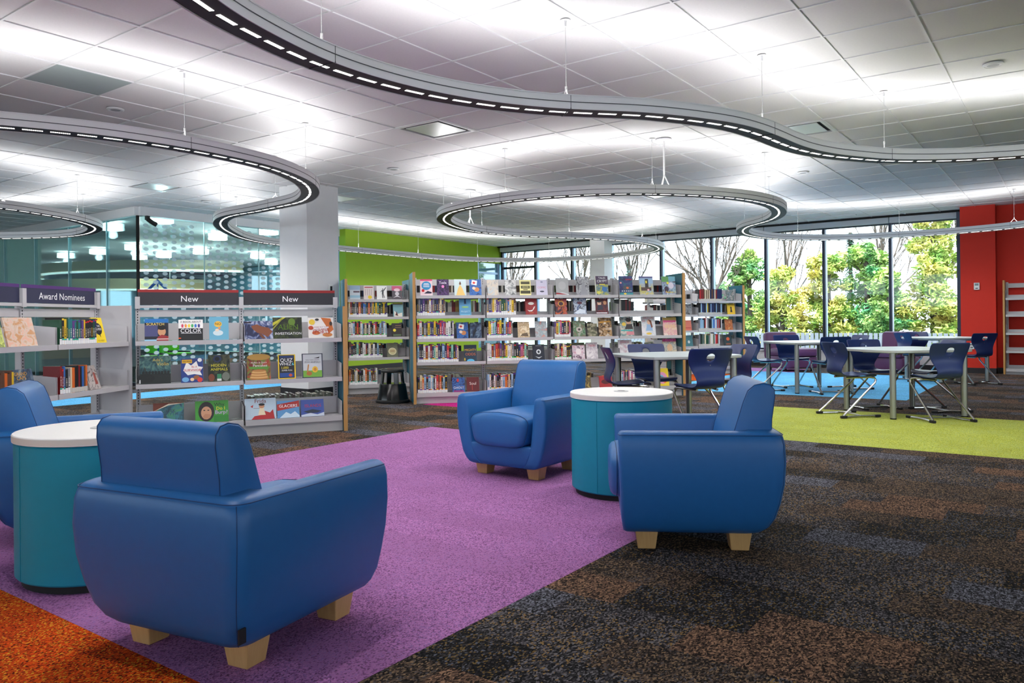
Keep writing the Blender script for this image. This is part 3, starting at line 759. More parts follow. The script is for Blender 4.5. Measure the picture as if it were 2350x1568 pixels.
CH = [(-3.70, 6.62, 42, 'navy chair left of the nearest table, seen side-on facing right'), (-3.73, 7.57, -40, 'navy chair facing us behind the nearest table before the bookshelf'),
      (-2.60, 6.60, 139, 'navy chair with its back to us at the right of the nearest table'), (-2.71, 7.78, 236, 'navy chair at the far right of the nearest table, half behind the armchair back'),
      (-2.10, 8.72, 47, 'navy chair standing on the lime carpet, side-on at left of the right front table'), (-2.03, 9.87, -46, 'navy chair facing us behind the right front table'),
      (-.98, 8.79, 132, 'navy chair with its back to us at the right front table'), (-1.08, 9.95, 222, 'navy chair mostly hidden behind the one at the right front table'),
      (-3.82, 11.17, 47, 'navy chair side-on at the left of the middle table on blue carpet'), (-3.62, 12.2, -46, 'navy chair facing us behind the middle table, purple lounge behind it'),
      (-2.62, 11.15, 127, 'navy chair with its back to us at right of the middle table'), (-2.55, 12.35, 225, 'small distant navy chair behind the middle table with only its top showing'),
      (-2.30, 14.07, 45, 'navy chair left of the farthest table, its hand hole showing purple'), (-2.20, 14.9, -45, 'navy chair behind the farthest table in front of the purple lounge'),
      (-1.08, 13.78, 132, 'navy chair before the red pillar at the farthest table')]
for k, (x, y, fc, lab) in enumerate(CH):
    o = sc if k == 0 else copy_tree(sc)
    o['label'] = lab; chair_at(o, x, y, fc)

M_TTOP = mat('table_top_grey', (178, 188, 190), .35)
M_TEDGE = mat('table_edge_grey', (168, 170, 168), .5)
M_ALU = mat('aluminium_leg', (170, 170, 164), .35, .85)
def make_table(label):
    t = empty('student_table', (0, 0, 0), 0, label, 'table', 'grey student tables')
    P = []
    for k in range(4):
        a0 = R(90*k)
        for i in range(10):
            s_ = i/10; a = a0+R(90)*s_
            # bulged square with softened tips on the local axes
            base = .685/(abs(math.cos(a))+abs(math.sin(a)))
            r = base*(1+.10*math.sin(math.pi*s_)); r = min(r, .655)
            P.append((r*math.cos(a), r*math.sin(a)))
    top = MB(); top.prism(P, .684, .712); top.build('table_top', M_TTOP, t, smooth=True, angle=50, bevel=.004)
    MB().loft([[(x*1.001, y*1.001, z) for x, y in P] for z in (.688, .707)], 0, False, False).build('edge_band', M_TEDGE, t, smooth=True, angle=50)
    for k in range(4):
        a = R(90*k); x, y = .58*math.cos(a), .58*math.sin(a)
        l = MB().lathe([(.031, .012), (.031, .684)], 16, 0, x, y).build('leg', M_ALU, t, smooth=True)
        g = MB()
        for j in (-1, 0, 1):
            b = a+math.pi+j*.35; gx, gy = x+.0305*math.cos(b), y+.0305*math.sin(b)
            g.box(-.003, -.003, .02, .003, .003, .68, 0, Matrix.Translation((gx, gy, 0)))
        g.build('groove', M_FOOT, l)
        MB().lathe([(.029, 0), (.031, .004), (.031, .013)], 16, 0, x, y).build('foot', M_FOOT, l, smooth=True)
    mb = MB(); mb.box(-.4, -.02, .655, .4, .02, .684).box(-.02, -.4, .655, .02, .4, .684); mb.build('under_frame', M_ALU, t)
    return t
tb = make_table('')
for k, (x, y, rz, lab) in enumerate([(-3.2, 7.12, 9, 'grey student table nearest to us beside the long bookshelf'), (-1.51, 9.33, 0, 'grey student table at right on the lime carpet edge'),
                                  (-3.12, 11.62, 0, 'grey student table on the blue carpet in the middle distance'), (-1.70, 14.45, 0, 'farthest grey student table before the red pillar')]):
    o = tb if k == 0 else copy_tree(tb)
    o['label'] = lab; o.location = (x, y, 0); o.rotation_euler = (0, 0, R(rz))

# ------------------------------------------------------------------ purple lounge chairs by the window
M_PLUM = noisy('plum_vinyl', (92, 52, 92), .06, 20, .5)
def soft_box(x0, y0, z0, x1, y1, z1, r):
    rings = []
    for z, d in ((z0, r*.6), (z0+r*.3, r*.15), (z0+r, 0), (z1-r, 0), (z1-r*.3, r*.15), (z1, r*.6)):
        rings.append([(x, y, z) for x, y in rrect(x0+d, x1-d, y0+d, y1-d, r, 4)])
    return MB().loft(rings)
def lounge(x, y, fc, lab):
    t = empty('lounge_chair', (x, y, 0), R(fc-90), lab, 'lounge chair', 'plum lounge chairs by the window')
    soft_box(-.36, -.36, .06, .36, .40, .30, .05).build('seat_base', M_PLUM, t, smooth=True)
    soft_box(-.35, -.22, .29, .35, .44, .45, .06).build('seat_cushion', M_PLUM, t, smooth=True)
    b = soft_box(-.35, -.42, .25, .35, -.20, .80, .07).build('backrest', M_PLUM, t, smooth=True)
    b.rotation_euler = (R(6), 0, 0)
    for sx in (-1, 1):
        for sy in (-1, 1): MB().lathe([(.02, 0), (.02, .06)], 10, 0, sx*.28, sy*.28).build('caster', M_FOOT, t, smooth=True)
lounge(-4.6, 15.85, 318, 'plum lounge chair before the window left of centre')
lounge(-2.78, 16.1, 255, 'plum lounge chair before the window near the red pillar')

# ------------------------------------------------------------------ black kick stool
M_BLK = mat('glossy_black_plastic', (10, 11, 13), .18, 0, .6)
t = empty('kick_stool', (-7.25, 7.30, 0), R(20), 'glossy black kick step stool beside the long bookshelf end', 'step stool')
MB().lathe([(.215, .004), (.222, .012), (.222, .032), (.205, .042)], 40).build('bumper_ring', mat('black_rubber', (16, 16, 17), .5), t, smooth=True)
MB().lathe([(.205, .038), (.172, .235), (.165, .248), (.12, .25), (.02, .25)], 40).build('lower_step', M_BLK, t, smooth=True)
for k in range(4):
    a = R(45+90*k); ca, sa = math.cos(a), math.sin(a); Mx = Matrix.Rotation(a, 4, 'Z')
    mb = MB(); mb.loft([[tuple(Mx @ Vector((r_+dx, dy, z))) for dx, dy in ((-.012, -.03), (.012, -.03), (.012, .03), (-.012, .03))] for r_, z in ((.145, .246), (.128, .40))]); mb.build('support', M_BLK, t)
MB().lathe([(.05, .392), (.145, .396), (.155, .404), (.155, .42), (.148, .428), (.02, .43)], 36).build('top_step', mat('black_step_tread', (20, 21, 23), .5), t, smooth=True)
# ------------------------------------------------------------------ library shelving
BAY = .914
M_STEEL = noisy('shelf_steel_grey', (190, 188, 190), .03, 15, .45, 0, 300, .4)
M_SLOT = mat('slot_black', (26, 26, 30), .6)
M_PTEAL = noisy('end_panel_teal', (24, 104, 128), .04, 12, .4)
M_PWOOD = wood('end_panel_edge', (204, 158, 96), (178, 128, 66), 6, .45, 'z')
M_SIGN = mat('sign_charcoal', (50, 48, 54), .55)
M_SIGNB = mat('sign_navy', (44, 46, 74), .55)
M_SRED = mat('sign_red', (150, 36, 36), .55)
M_SPUR = mat('sign_purple', (78, 42, 110), .55)
class Unit:
    pass
def shelf_unit(label, P, ang, nb, zs, dep, top, left=None, right=None, double=True, canopy=True, phrase='', stops=(.13, .13, .13, .05, .05)):
    t = empty('bookshelf', (P[0], P[1], 0), R(ang), label, 'bookshelf')
    U = Unit(); U.t = t; U.P = P; U.ang = ang; U.zs = zs; U.dep = dep; U.nb = nb; U.phrase = phrase
    U.M = Matrix.Translation((P[0], P[1], 0)) @ Matrix.Rotation(R(ang), 4, 'Z')
    L = nb*BAY
    for k in range(nb+1):
        x = min(max(k*BAY, .02), L-.02)
        up_ = MB().box(x-.018, dep, 0, x+.018, dep+.05, top).build('upright', M_STEEL, t)
        s_ = MB(); z = .2
        while z < top-.03: s_.box(x-.004, dep-.0012, z, x+.004, dep-.0002, z+.014); z += .0254
        s_.build('slots', M_SLOT, up_)
    sides = [(0, dep, -1)] + ([(dep+.05, 2*dep+.05, 1)] if double else [])
    for k in range(nb):
        a, b = k*BAY+.008, (k+1)*BAY-.008
        for y0, y1, sd in sides:
            yf0, yf1 = (y0+.02, y0+.035) if sd < 0 else (y1-.035, y1-.02)
            MB().box(a-.008, y0+.03, 0, b+.008, y1-.03 if sd > 0 else y1, .012).box(a-.008, yf0, 0, b+.008, yf1, .108).build('kick_plate', M_STEEL, t)
            for zi, z in enumerate(zs):
                lip = .048 if z == zs[0] else .036
                s_ = MB(); s_.box(a, y0, z-.018, b, y1, z)
                if sd < 0: s_.box(a, y0-.012, z-lip, b, y0, z+.004)
                else: s_.box(a, y1, z-lip, b, y1+.012, z+.004)
                sh = s_.build('shelf', M_STEEL, t)
                if sd < 0:
                    hgt = .16
                    for xx in (a, b-.003):
                        e = MB(); e.v += [(xx, y0+.004, z), (xx, y1, z), (xx, y1, z+hgt), (xx, y0+.004, z+hgt*.85), (xx+.003, y0+.004, z), (xx+.003, y1, z), (xx+.003, y1, z+hgt), (xx+.003, y0+.004, z+hgt*.85)]
                        for q in ((0,1,2,3),(4,7,6,5),(0,4,5,1),(1,5,6,2),(2,6,7,3),(3,7,4,0)): e.face(q)
                        e.build('shelf_bracket', M_STEEL, sh)
                    MB().box(a+.01, y1-.012, z+.004, b-.01, y1-.004, z+stops[zi]).build('back_stop', M_STEEL, sh)
        if canopy:
            MB().box(a, dep+.018, top-.10, b, dep+.03, top-.02).build('top_rail', M_STEEL, t)
    D = 2*dep+.05 if double else dep+.05
    for spec, xa, xb in ((left, -.034, -.004), (right, L+.004, L+.034)):
        if spec is None: continue
        h, m = spec
        p = MB().box(xa, -.015, 0, xb, D+.015, h).build('end_panel', m, t)
        if m is M_PTEAL: MB().box(xa-.003, -.040, 0, xb+.003, -.015, h).box(xa-.003, D+.015, 0, xb+.003, D+.03, h).build('wood_edge', M_PWOOD, p)
    return U
ZS = [.135, .53, .83, 1.13, 1.388]
UB = shelf_unit('long grey double-sided bookshelf of four bays across the middle of the room', (-6.815, 7.287), 48, 4, ZS, .235, 1.63, (1.69, M_PTEAL), (1.69, M_PTEAL), phrase='long middle bookshelf')
UL = shelf_unit('single-bay grey bookshelf behind the black stool at left of the long one', (-8.58, 7.726), 55, 1, ZS, .235, 1.63, (1.69, M_PTEAL), (1.69, M_PTEAL), phrase='bookshelf behind the stool')
UR = shelf_unit('farther grey bookshelf with teal end panel in front of the windows', (-6.383, 13.292), 48, 2, ZS, .235, 1.63, None, (1.69, M_PTEAL), phrase='far bookshelf by the windows')
ZN = [.15, .522, .905]
UN = shelf_unit('low grey display shelf with two red-striped New signs', (-6.70, 3.56), 60, 2, ZN, .24, 1.24, None, (1.215, M_PTEAL), double=False, canopy=False, phrase='display shelf under the New signs', stops=(.17, .16, .16))
UA = shelf_unit('low grey display shelf with purple-striped Award Nominees sign at far left', (-5.828, 1.943), 120, 2, ZN, .28, 1.26, None, (1.225, M_STEEL), double=False, canopy=False, phrase='Award Nominees shelf', stops=(.14, .14, .14))
UW = shelf_unit('empty grey bookshelf with a wooden end panel standing against the red wall', (-.99, 16.44), 0, 2, [.10, .42, .745, 1.07, 1.37], .22, 1.66, (1.69, M_PWOOD), None, double=False, phrase='shelf on the red wall', stops=(.06,)*5)
def sign(U, k, txt, m, stripe, size, z0=1.235, z1=1.378, cx=.5):
    a, b = k*BAY+.022, (k+1)*BAY-.022
    y = U.dep+.005
    s_ = empty('shelf_sign', (0, 0, 0), 0); s_.parent = U.t
    MB().box(a, y, z0, b, y+.02, z1-.026).build('sign_board', m, s_)
    MB().box(a, y-.001, z1-.026, b, y+.021, z1).build('stripe', stripe, s_)
    MB().box(a-.02, y-.02, z0-.028, b+.02, y+.03, z0-.004).build('sign_rail', M_STEEL, s_)
    MB().box(a, y+.005, z0-.11, b, y+.015, z0-.045).build('sign_backer', M_STEEL, s_)
    if txt: lettering(txt, size, WHITE_L, s_, (a+(b-a)*cx, y-.0015, (z0+z1-.026)/2-.004))
sign(UN, 0, 'New', M_SIGN, M_SRED, .078); sign(UN, 1, 'New', M_SIGN, M_SRED, .078)
sign(UA, 0, '', M_SIGNB, M_SPUR, .07); sign(UA, 1, 'Award Nominees', M_SIGNB, M_SPUR, .078, cx=.51)
for U in (UN, UA):
    for k in range(3):
        x = min(max(k*BAY, .02), 2*BAY-.02)
        MB().box(x-.02, U.dep-.022, 1.20, x+.02, U.dep+.03, 1.345 if U is UA else 1.31).build('sign_post', M_STEEL, U.t)
for k in range(2):                 # a few leaflets left on the empty shelf
    pass

# ------------------------------------------------------------------ books
PAGE = mat('book_pages', (222, 214, 198), .8)
LAB = mat('spine_label_white', (236, 236, 236), .6)
COLS = {'black': (24, 24, 28), 'white': (226, 224, 220), 'dark red': (128, 26, 30), 'navy': (28, 40, 84), 'teal': (34, 120, 122), 'yellow': (226, 188, 36), 'orange': (214, 104, 34), 'pink': (206, 110, 140),
        'dark green': (30, 78, 52), 'blue': (48, 104, 178), 'grey': (120, 120, 126), 'brown': (94, 62, 42), 'purple': (92, 58, 128), 'cream': (222, 206, 170), 'mint': (140, 200, 176), 'red': (196, 44, 44), 'pale blue': (150, 186, 212)}
BANDS = [(236, 236, 236), (110, 66, 160), (46, 190, 70), (236, 176, 30), (60, 180, 150), (170, 30, 40)]
DOTS = [None, (236, 206, 40), (208, 36, 40), (92, 46, 140), None]
BM = {}
def cmat(rgb, rough=.4): return mat('print_%d_%d_%d' % rgb, rgb, rough)
def spine_mesh(col, bi, di, ti):
    key = (col, bi, di, ti)
    if key in BM: return BM[key]
    mb = MB()
    mb.box(-.5, 0, 0, .5, 1, 1, 0)
    mb.box(-.42, .05, 1.0, .42, .98, 1.0015, 1)
    q = lambda z0, z1, m, h=.49, o=-.004: mb.quad([(-h, o, z0), (h, o, z0), (h, o, z1), (-h, o, z1)], m)
    q(.02, .17, 2); q(.175, .235, 3)
    if DOTS[di]: q(.90, .965, 4, .44)
    tz = .30
    rr = random.Random(ti)
    for k in range(6):
        l = rr.uniform(.02, .06)
        if tz+l < .86: q(tz, tz+l, 5, rr.uniform(.10, .22))
        tz += l+.02
    light = sum(COLS[col]) > 380
    ms = [cmat(COLS[col]), PAGE, LAB, cmat(BANDS[bi]), cmat(DOTS[di] or (236, 206, 40)), cmat((40, 36, 44) if light else ((236, 230, 214) if ti % 3 else (226, 180, 60)))]
    BM[key] = mb.mesh('library_book', ms)
    return BM[key]
rb = random.Random(11)
PAL_D = ['black', 'black', 'black', 'navy', 'navy', 'dark red', 'teal', 'yellow', 'orange', 'white', 'grey', 'brown', 'purple', 'blue', 'cream', 'dark green']
PAL_L = ['white', 'white', 'black', 'black', 'black', 'dark red', 'black', 'grey', 'red', 'cream', 'navy', 'pale blue', 'pink', 'white', 'yellow', 'mint', 'purple', 'brown']
PAL_W = ['white', 'white', 'white', 'black', 'black', 'brown', 'black', 'cream', 'grey', 'red', 'black', 'pale blue', 'orange']
ROWN = {0: 'bottom', 1: 'fourth', 2: 'third', 3: 'second', 4: 'top'}
nbook = 0
overflow = []
def run(U, row, xa, xb, pal, bands, hgt=(.2, .24), th=(.016, .033), rown=None, bay=None, bookend=True, dots=True, y=.012, lim=300, depth=.14):
    global nbook
    x = xa; i = 0
    bn = '' if U.nb == 1 else ordinal(int((xa+xb)/2/BAY)+1)+' bay of '
    rn = rown or ROWN[row]
    while x < xb-.015:
        t_ = rb.uniform(*th)
        if x+t_ > xb: t_ = xb-x
        if t_ < .012: break
        h = rb.uniform(*hgt); col = rb.choice(pal); i += 1
        lean = rb.choice((0, 0, 0, .02, -.015))
        me_args = (col, rb.choice(bands), rb.randrange(len(DOTS)) if dots else 0, rb.randrange(5))
        M = U.M @ Matrix.Translation((x+t_/2, y, U.zs[row]+.0005)) @ Matrix.Rotation(lean*.0, 4, 'Y') @ Matrix.Diagonal((t_*.96, depth, h, 1))
        if nbook < lim:
            o = linkmesh('library_book', spine_mesh(*me_args)); o.matrix_world = M
            tag(o, '%s spined book, %s from left, %s shelf, %s%s' % (col, ordinal(i), rn, bn, U.phrase), 'book', 'spine-out books in rows')
            nbook += 1
        else: overflow.append((M, me_args))
        x += t_
    if bookend:
        MB().box(x+.002, y+.01, U.zs[row]+.0005, x+.0045, y+.13, U.zs[row]+.15).build('bookend', M_STEEL, U.t)
VI, GR, OR_, TEA, RD = 1, 2, 3, 4, 5
# left bay behind the stool
run(UL, 3, .02, .59, PAL_D, [0, 0, 1, 3]); run(UL, 2, .02, .575, PAL_W, [2, 2, 0, 5]); run(UL, 1, .02, .51, PAL_L, [0, 0, 1, 2]); run(UL, 0, .02, .43, PAL_W, [0, 0, 4])
# long unit
run(UB, 3, .02, .385, PAL_D, [1, 1, 3, 0, 4]); run(UB, 2, .02, .495, PAL_L, [1, 1, 4, 3]); run(UB, 1, .02, .55, PAL_L, [1, 3, 0, 4]); run(UB, 0, .02, .41, PAL_W, [0, 3, 1, 5, 0])
run(UB, 3, .93, 1.327, PAL_D, [1, 1, 3, 0]); run(UB, 2, .93, 1.28, PAL_L, [1, 0, 4]); run(UB, 1, .93, 1.474, PAL_L, [1, 3, 2, 0]); run(UB, 0, .93, 1.62, PAL_W, [0, 2, 3, 0])
run(UB, 2, 1.845, 2.066, PAL_L, [0, 0, 5], (.2, .235)); run(UB, 1, 1.845, 2.084, PAL_W, [2, 5, 0], (.17, .22)); run(UB, 0, 1.845, 2.12, PAL_W, [0, 2]); run(UB, 0, 2.76, 2.98, PAL_L, [0, 2])
# award shelf, right hand bay, then the far shelf
run(UA, 2, BAY+.05, BAY+.50, ['grey', 'black', 'purple', 'teal', 'yellow', 'navy', 'pale blue', 'dark green', 'black'], [4, 0, 0], (.185, .215), (.017, .03), rown='upper')
run(UA, 1, BAY+.05, BAY+.38, ['grey', 'blue', 'brown', 'orange', 'dark red', 'black', 'black', 'cream'], [3, 0, 4], (.185, .22), (.018, .032), rown='middle')
run(UA, 1, .30, .50, ['yellow', 'orange', 'brown'], [0, 3], (.19, .22), rown='middle')
run(UR, 4, .93, 1.42, ['brown', 'grey', 'black', 'navy', 'red', 'dark red', 'cream'], [1, 2, 0]); run(UR, 3, .93, 1.42, ['yellow', 'black', 'navy', 'navy', 'pale blue', 'black'], [0, 1, 0])
run(UR, 2, .93, 1.42, ['black', 'white', 'red', 'blue', 'grey', 'pale blue'], [2, 0]); run(UR, 1, .93, 1.36, ['dark green', 'grey', 'red', 'white', 'black', 'cream'], [0, 2]); run(UR, 0, .93, 1.4, PAL_W, [0, 2])
# books on the far sides of the double shelves and the remaining rows: one uncounted mass
mb = MB(); ms = [cmat(c_) for c_ in ((24, 24, 28), (40, 36, 40), (70, 52, 40), (128, 30, 34), (200, 196, 188), (40, 56, 96), (150, 120, 60), (222, 214, 198))]
rs = random.Random(5)
for U in (UB, UL, UR):
    for k in range(U.nb):
        for row in range(5):
            x = k*BAY+.03; end = (k+1)*BAY-.03-rs.choice((0, .1, .25))
            if U is UB and k == 3 and row == 3: end -= .3
            while x < end:
                t_ = rs.uniform(.016, .032); h = rs.uniform(.17, .215); w_ = [6, 5, 3, 2, 1, 2, 1, 3]
                if row < 2: w_ = [3, 3, 2, 2, 8, 2, 2, 8]
                if rs.random() < .93: mb.box(x, U.dep+.09, U.zs[row]+.0005, x+t_*.95, U.dep+.24, U.zs[row]+h, rs.choices(range(8), w_)[0], U.M)
                x += t_
for M, (col, bi, di, ti) in overflow:
    if cmat(COLS[col]) not in ms: ms.append(cmat(COLS[col]))
    mb.box(-.5, 0, 0, .5, 1, 1, ms.index(cmat(COLS[col])), M); mb.box(-.49, -.01, .02, .49, 0, .2, 4, M)
rg = [cmat(c_) for c_ in ((96, 100, 84), (120, 124, 108), (84, 70, 62), (140, 136, 120))]; ms += rg
x = BAY+.06
while x < 2*BAY-.05:
    t_ = rs.uniform(.016, .03); mb.box(x, UN.dep+.07, .151, x+t_*.9, UN.dep+.24, rs.uniform(.335, .365), ms.index(rs.choice(rg)), UN.M); x += t_
MB().box(BAY+.02, UN.dep+.05, .132, 2*BAY-.02, UN.dep+.26, .15).box(BAY+.02, UN.dep+.24, 0, 2*BAY-.02, UN.dep+.26, .132).build('rear_shelf', M_STEEL, UN.t)
o = mb.build('far_side_books', ms); tag(o, 'mass of books on the far sides of the double bookshelves', 'books', kind='stuff')

PR = {}
def blot(name, c1, c2, c3, scale=14, seed=0):
    if name in MATS: return MATS[name]
    m = mat(name, c1, .35); nt = m.node_tree; N = nt.nodes
    tc = N.new('ShaderNodeTexCoord'); mp = N.new('ShaderNodeMapping'); mp.inputs['Location'].default_value = (seed, seed*.7, seed*.3)
    nt.links.new(tc.outputs['Object'], mp.inputs['Vector'])
    n = N.new('ShaderNodeTexNoise'); n.inputs['Scale'].default_value = scale; n.inputs['Detail'].default_value = 4; n.inputs['Distortion'].default_value = 1.5
    nt.links.new(mp.outputs['Vector'], n.inputs['Vector'])
    rp_ = N.new('ShaderNodeValToRGB'); e = rp_.color_ramp.elements
    e[0].position = .38; e[0].color = (*s2l(c1), 1); e[1].position = .64; e[1].color = (*s2l(c3), 1)
    k = e.new(.5); k.color = (*s2l(c2), 1)
    nt.links.new(n.outputs['Fac'], rp_.inputs[0]); nt.links.new(rp_.outputs[0], N['Principled BSDF'].inputs['Base Color'])
    return m
def face(U, x, row, w, h, base, art, texts, label, tilt=11, y=.022, th=.014, dz=.0, yaw=0):
    """a book or magazine standing face out; art and lettering in cover fractions"""
    bm = base if not isinstance(base, tuple) else (cmat(base) if len(base) == 3 and isinstance(base[0], int) else blot('cover_%s' % label[:24], *base, seed=(len(label)*7) % 13))
    mb = MB(); mb.box(-w/2, 0, 0, w/2, th, h, 0); mb.box(-w/2+.003, .002, h, w/2-.0005, th-.002, h+.0006, 1); mb.box(w/2, .002, .002, w/2+.0006, th-.002, h-.002, 1)
    o = mb.build('picture_book' if w > .17 else 'face_out_book', [bm, PAGE])
    o.matrix_world = U.M @ Matrix.Translation((x, y, U.zs[row]+.004+dz)) @ Matrix.Rotation(yaw, 4, 'Z') @ Matrix.Rotation(R(-tilt), 4, 'X')
    tag(o, label, 'book', 'books and magazines displayed face out')
    if art:
        pm = MB(); ms = []; k = 0
        for a in art:
            c_ = a[-1]; m = c_ if not isinstance(c_, tuple) else cmat(c_)
            if m not in ms: ms.append(m)
            k += 1; yy = -.0004*k; mi = ms.index(m)
            fx = lambda v: -w/2+v*w
            if a[0] == 'r': pm.quad([(fx(a[1]), yy, a[2]*h), (fx(a[3]), yy, a[2]*h), (fx(a[3]), yy, a[4]*h), (fx(a[1]), yy, a[4]*h)], mi)
            elif a[0] == 'e':
                n = 18; pm.quad([(fx(a[1])+a[3]*w*math.cos(2*math.pi*i/n), yy, a[2]*h+a[4]*h*math.sin(2*math.pi*i/n)) for i in range(n)], mi)
            elif a[0] == 'p': pm.quad([(fx(px), yy, py*h) for px, py in a[1]], mi)
        pm.build('cover_print', ms, o)
    for tx, cx, cy, sz, c_ in texts:
        lettering(tx, sz*w, cmat(c_), o, (-w/2+cx*w, -.0004*(len(art)+2), cy*h), name='cover_title')
    return o
WH, BK, YE, RE = (245, 245, 245), (18, 18, 20), (250, 214, 30), (196, 30, 36)
# --- shelf under the New signs
face(UN, .178, 2, .194, .20, (28, 30, 44), [('r', 0, .82, 1, 1, (30, 110, 180)), ('r', 0, .2, .55, .72, (74, 76, 120)), ('e', .72, .42, .17, .2, (202, 150, 110)), ('e', .72, .6, .18, .11, (20, 16, 18)), ('p', [(.5, 0), (1, 0), (1, .2), (.72, .28), (.55, .18)], (150, 40, 44)), ('r', .5, .06, 1, .1, (220, 200, 190)), ('r', 0, 0, .5, .06, (150, 200, 230))], [('SCRATCH', .45, .75, .17, (250, 220, 120))], 'blue coding picture book with a smiling boy, topped by a blue band', 10)
face(UN, .461, 2, .205, .19, (26, 26, 28), [('r', 0, .58, 1, 1, (238, 236, 232))]+[('p', [(.12+.135*k, .62), (.20+.135*k, .62), (.20+.135*k, .72), (.225+.135*k, .72), (.16+.135*k, .8), (.095+.135*k, .72), (.12+.135*k, .72)], c_) for k, c_ in enumerate(((200, 60, 90), (232, 140, 60), (240, 210, 50), (60, 170, 90), (50, 120, 200), (70, 60, 140)))]+[('r', .1, .33, .94, .345, WH), ('r', 0, .08, .1, .13, (230, 90, 40))], [('A BOOK ABOUT', .5, .89, .115, (30, 30, 30)), ('COLOR', .5, .45, .25, WH)], 'black and white book with a row of coloured arrows across its cover', 10)
face(UN, .702, 2, .168, .215, (104, 170, 196), [('e', .45, .68, .2, .13, (236, 190, 70)), ('e', .45, .3, .26, .12, (206, 222, 226)), ('e', .4, .42, .1, .06, (236, 214, 190)), ('e', .52, .5, .07, .05, (230, 150, 90))], [('NO', .45, .69, .2, (90, 60, 40))], 'pale blue book with a round yellow sun on its cover', 10)
face(UN, 1.05, 2, .262, .172, ((34, 40, 76), (84, 96, 140), (190, 196, 214)), [('p', [(.25, .72), (.45, .82), (.6, .7), (.85, .62), (.98, .4), (.82, .1), (.6, .3), (.45, .35), (.3, .55)], (130, 74, 46)), ('p', [(.5, .3), (.6, .3), (.75, .02), (.62, .02)], (112, 62, 40)), ('r', .02, .88, .25, .95, (40, 20, 30))], [], 'wide blue book with a brown creature leaping over waves', 10)
face(UN, 1.315, 2, .270, .205, ((14, 20, 14), (28, 36, 22), (60, 70, 30)), [('p', [(0, .75), (.35, 1), (.45, 1), (0, .6)], (190, 186, 50)), ('p', [(0, .5), (.3, .95), (.36, .95), (0, .42)], (150, 150, 44)), ('e', .65, .78, .12, .18, (96, 128, 40))], [('ALIEN', .52, .52, .26, (30, 60, 20)), ('ALIEN', .525, .53, .26, (120, 160, 50)), ('INVESTIGATION', .52, .23, .125, WH)], 'black and green book with slanting yellow rays on its cover', 10)
face(UN, 1.63, 2, .24, .20, (232, 226, 218), [('p', [(.5, 1), (.9, .95), (1, .4), (.8, .2), (.7, .6)], (196, 104, 40)), ('e', .15, .78, .12, .14, (230, 196, 60)), ('e', .1, .5, .1, .1, (190, 70, 40)), ('e', .3, .25, .16, .1, (206, 110, 50)), ('e', .75, .15, .2, .1, (196, 120, 60)), ('p', [(.2, .4), (.8, .48), (.8, .56), (.2, .5)], WH), ('e', .35, .9, .08, .06, (40, 40, 40)), ('e', .9, .7, .06, .1, (60, 40, 30))], [('WEIRD BUT TRUE', .5, .52, .07, (150, 30, 30)), ('FACTS ABOUT', .5, .42, .1, (180, 40, 40)), ('SPORTS', .5, .28, .2, (170, 30, 34))], 'cartoon sports book with orange figures on white', 10)
face(UN, .164, 1, .255, .25, ((24, 52, 60), (52, 92, 96), (96, 134, 120)), [('r', 0, 0, 1, .36, (24, 30, 28)), ('e', .2, .2, .28, .16, (16, 20, 18)), ('p', [(.14, .6), (.165, .6), (.24, .36), (.22, .36)], (60, 50, 30))]+[('e', .12+.1*k, .40, .045, .06, (22, 26, 24)) for k in range(9)]+[('r', 0, .02, .03, .15, WH)], [("Ada's", .58, .85, .15, (206, 186, 90)), ('Violin', .74, .70, .17, (206, 186, 90))], 'dark green picture book with a row of small silhouettes', 9)
face(UN, .469, 1, .186, .22, (36, 60, 130), [('p', [(.1, .5), (.25, .85), (.45, .7), (.7, .88), (.78, .66), (1, .62), (.86, .45), (.95, .28), (.6, .34), (.3, .3)], (238, 236, 232)), ('r', .04, .8, .5, .95, (228, 176, 40)), ('e', .2, .12, .16, .1, (110, 170, 214)), ('e', .7, .2, .14, .09, (150, 90, 50)), ('e', .85, .1, .12, .1, (214, 60, 50)), ('e', .5, .12, .09, .07, (236, 200, 160)), ('e', .85, .92, .1, .08, WH)], [('Go Wild', .27, .87, .105, (40, 30, 20)), ('Be A', .6, .64, .13, RE), ('SURVIVOR', .52, .50, .17, RE)], 'blue cartoon survival book with a jagged white burst', 9)
face(UN, .70, 1, .19, .245, ((20, 26, 20), (40, 48, 26), (84, 84, 56)), [('e', .42, .85, .19, .13, (30, 44, 84)), ('e', .42, .85, .11, .08, (16, 20, 20)), ('r', .4, .02, .6, .28, (50, 130, 90)), ('r', .4, .02, .6, .1, (220, 226, 220)), ('e', .8, .18, .18, .16, (110, 116, 104)), ('e', .15, .15, .14, .14, (120, 60, 34))], [('HIDDEN', .48, .60, .19, (214, 206, 50)), ('ANIMALS', .5, .45, .19, (214, 206, 50)), ('1', .14, .86, .3, (60, 80, 60))], 'dark camouflage book with yellow-green animal lettering', 9, yaw=.02)
face(UN, 1.05, 1, .211, .215, ((120, 36, 26), (110, 130, 50), (170, 60, 40)), [('e', .5, 1.0, .5, .14, (196, 150, 66)), ('r', .1, .47, .9, .58, (90, 150, 50))]+[('e', .5, .06+.055*k, .42-.02*k, .05, ((190, 130, 66), (222, 176, 110))[k % 2]) for k in range(7)], [('Pancakes', .55, .62, .17, (240, 230, 230)), ('Muffins & Quick', .5, .75, .105, (250, 220, 220))], 'cookbook with a tall stack of pancakes on its cover', 9)
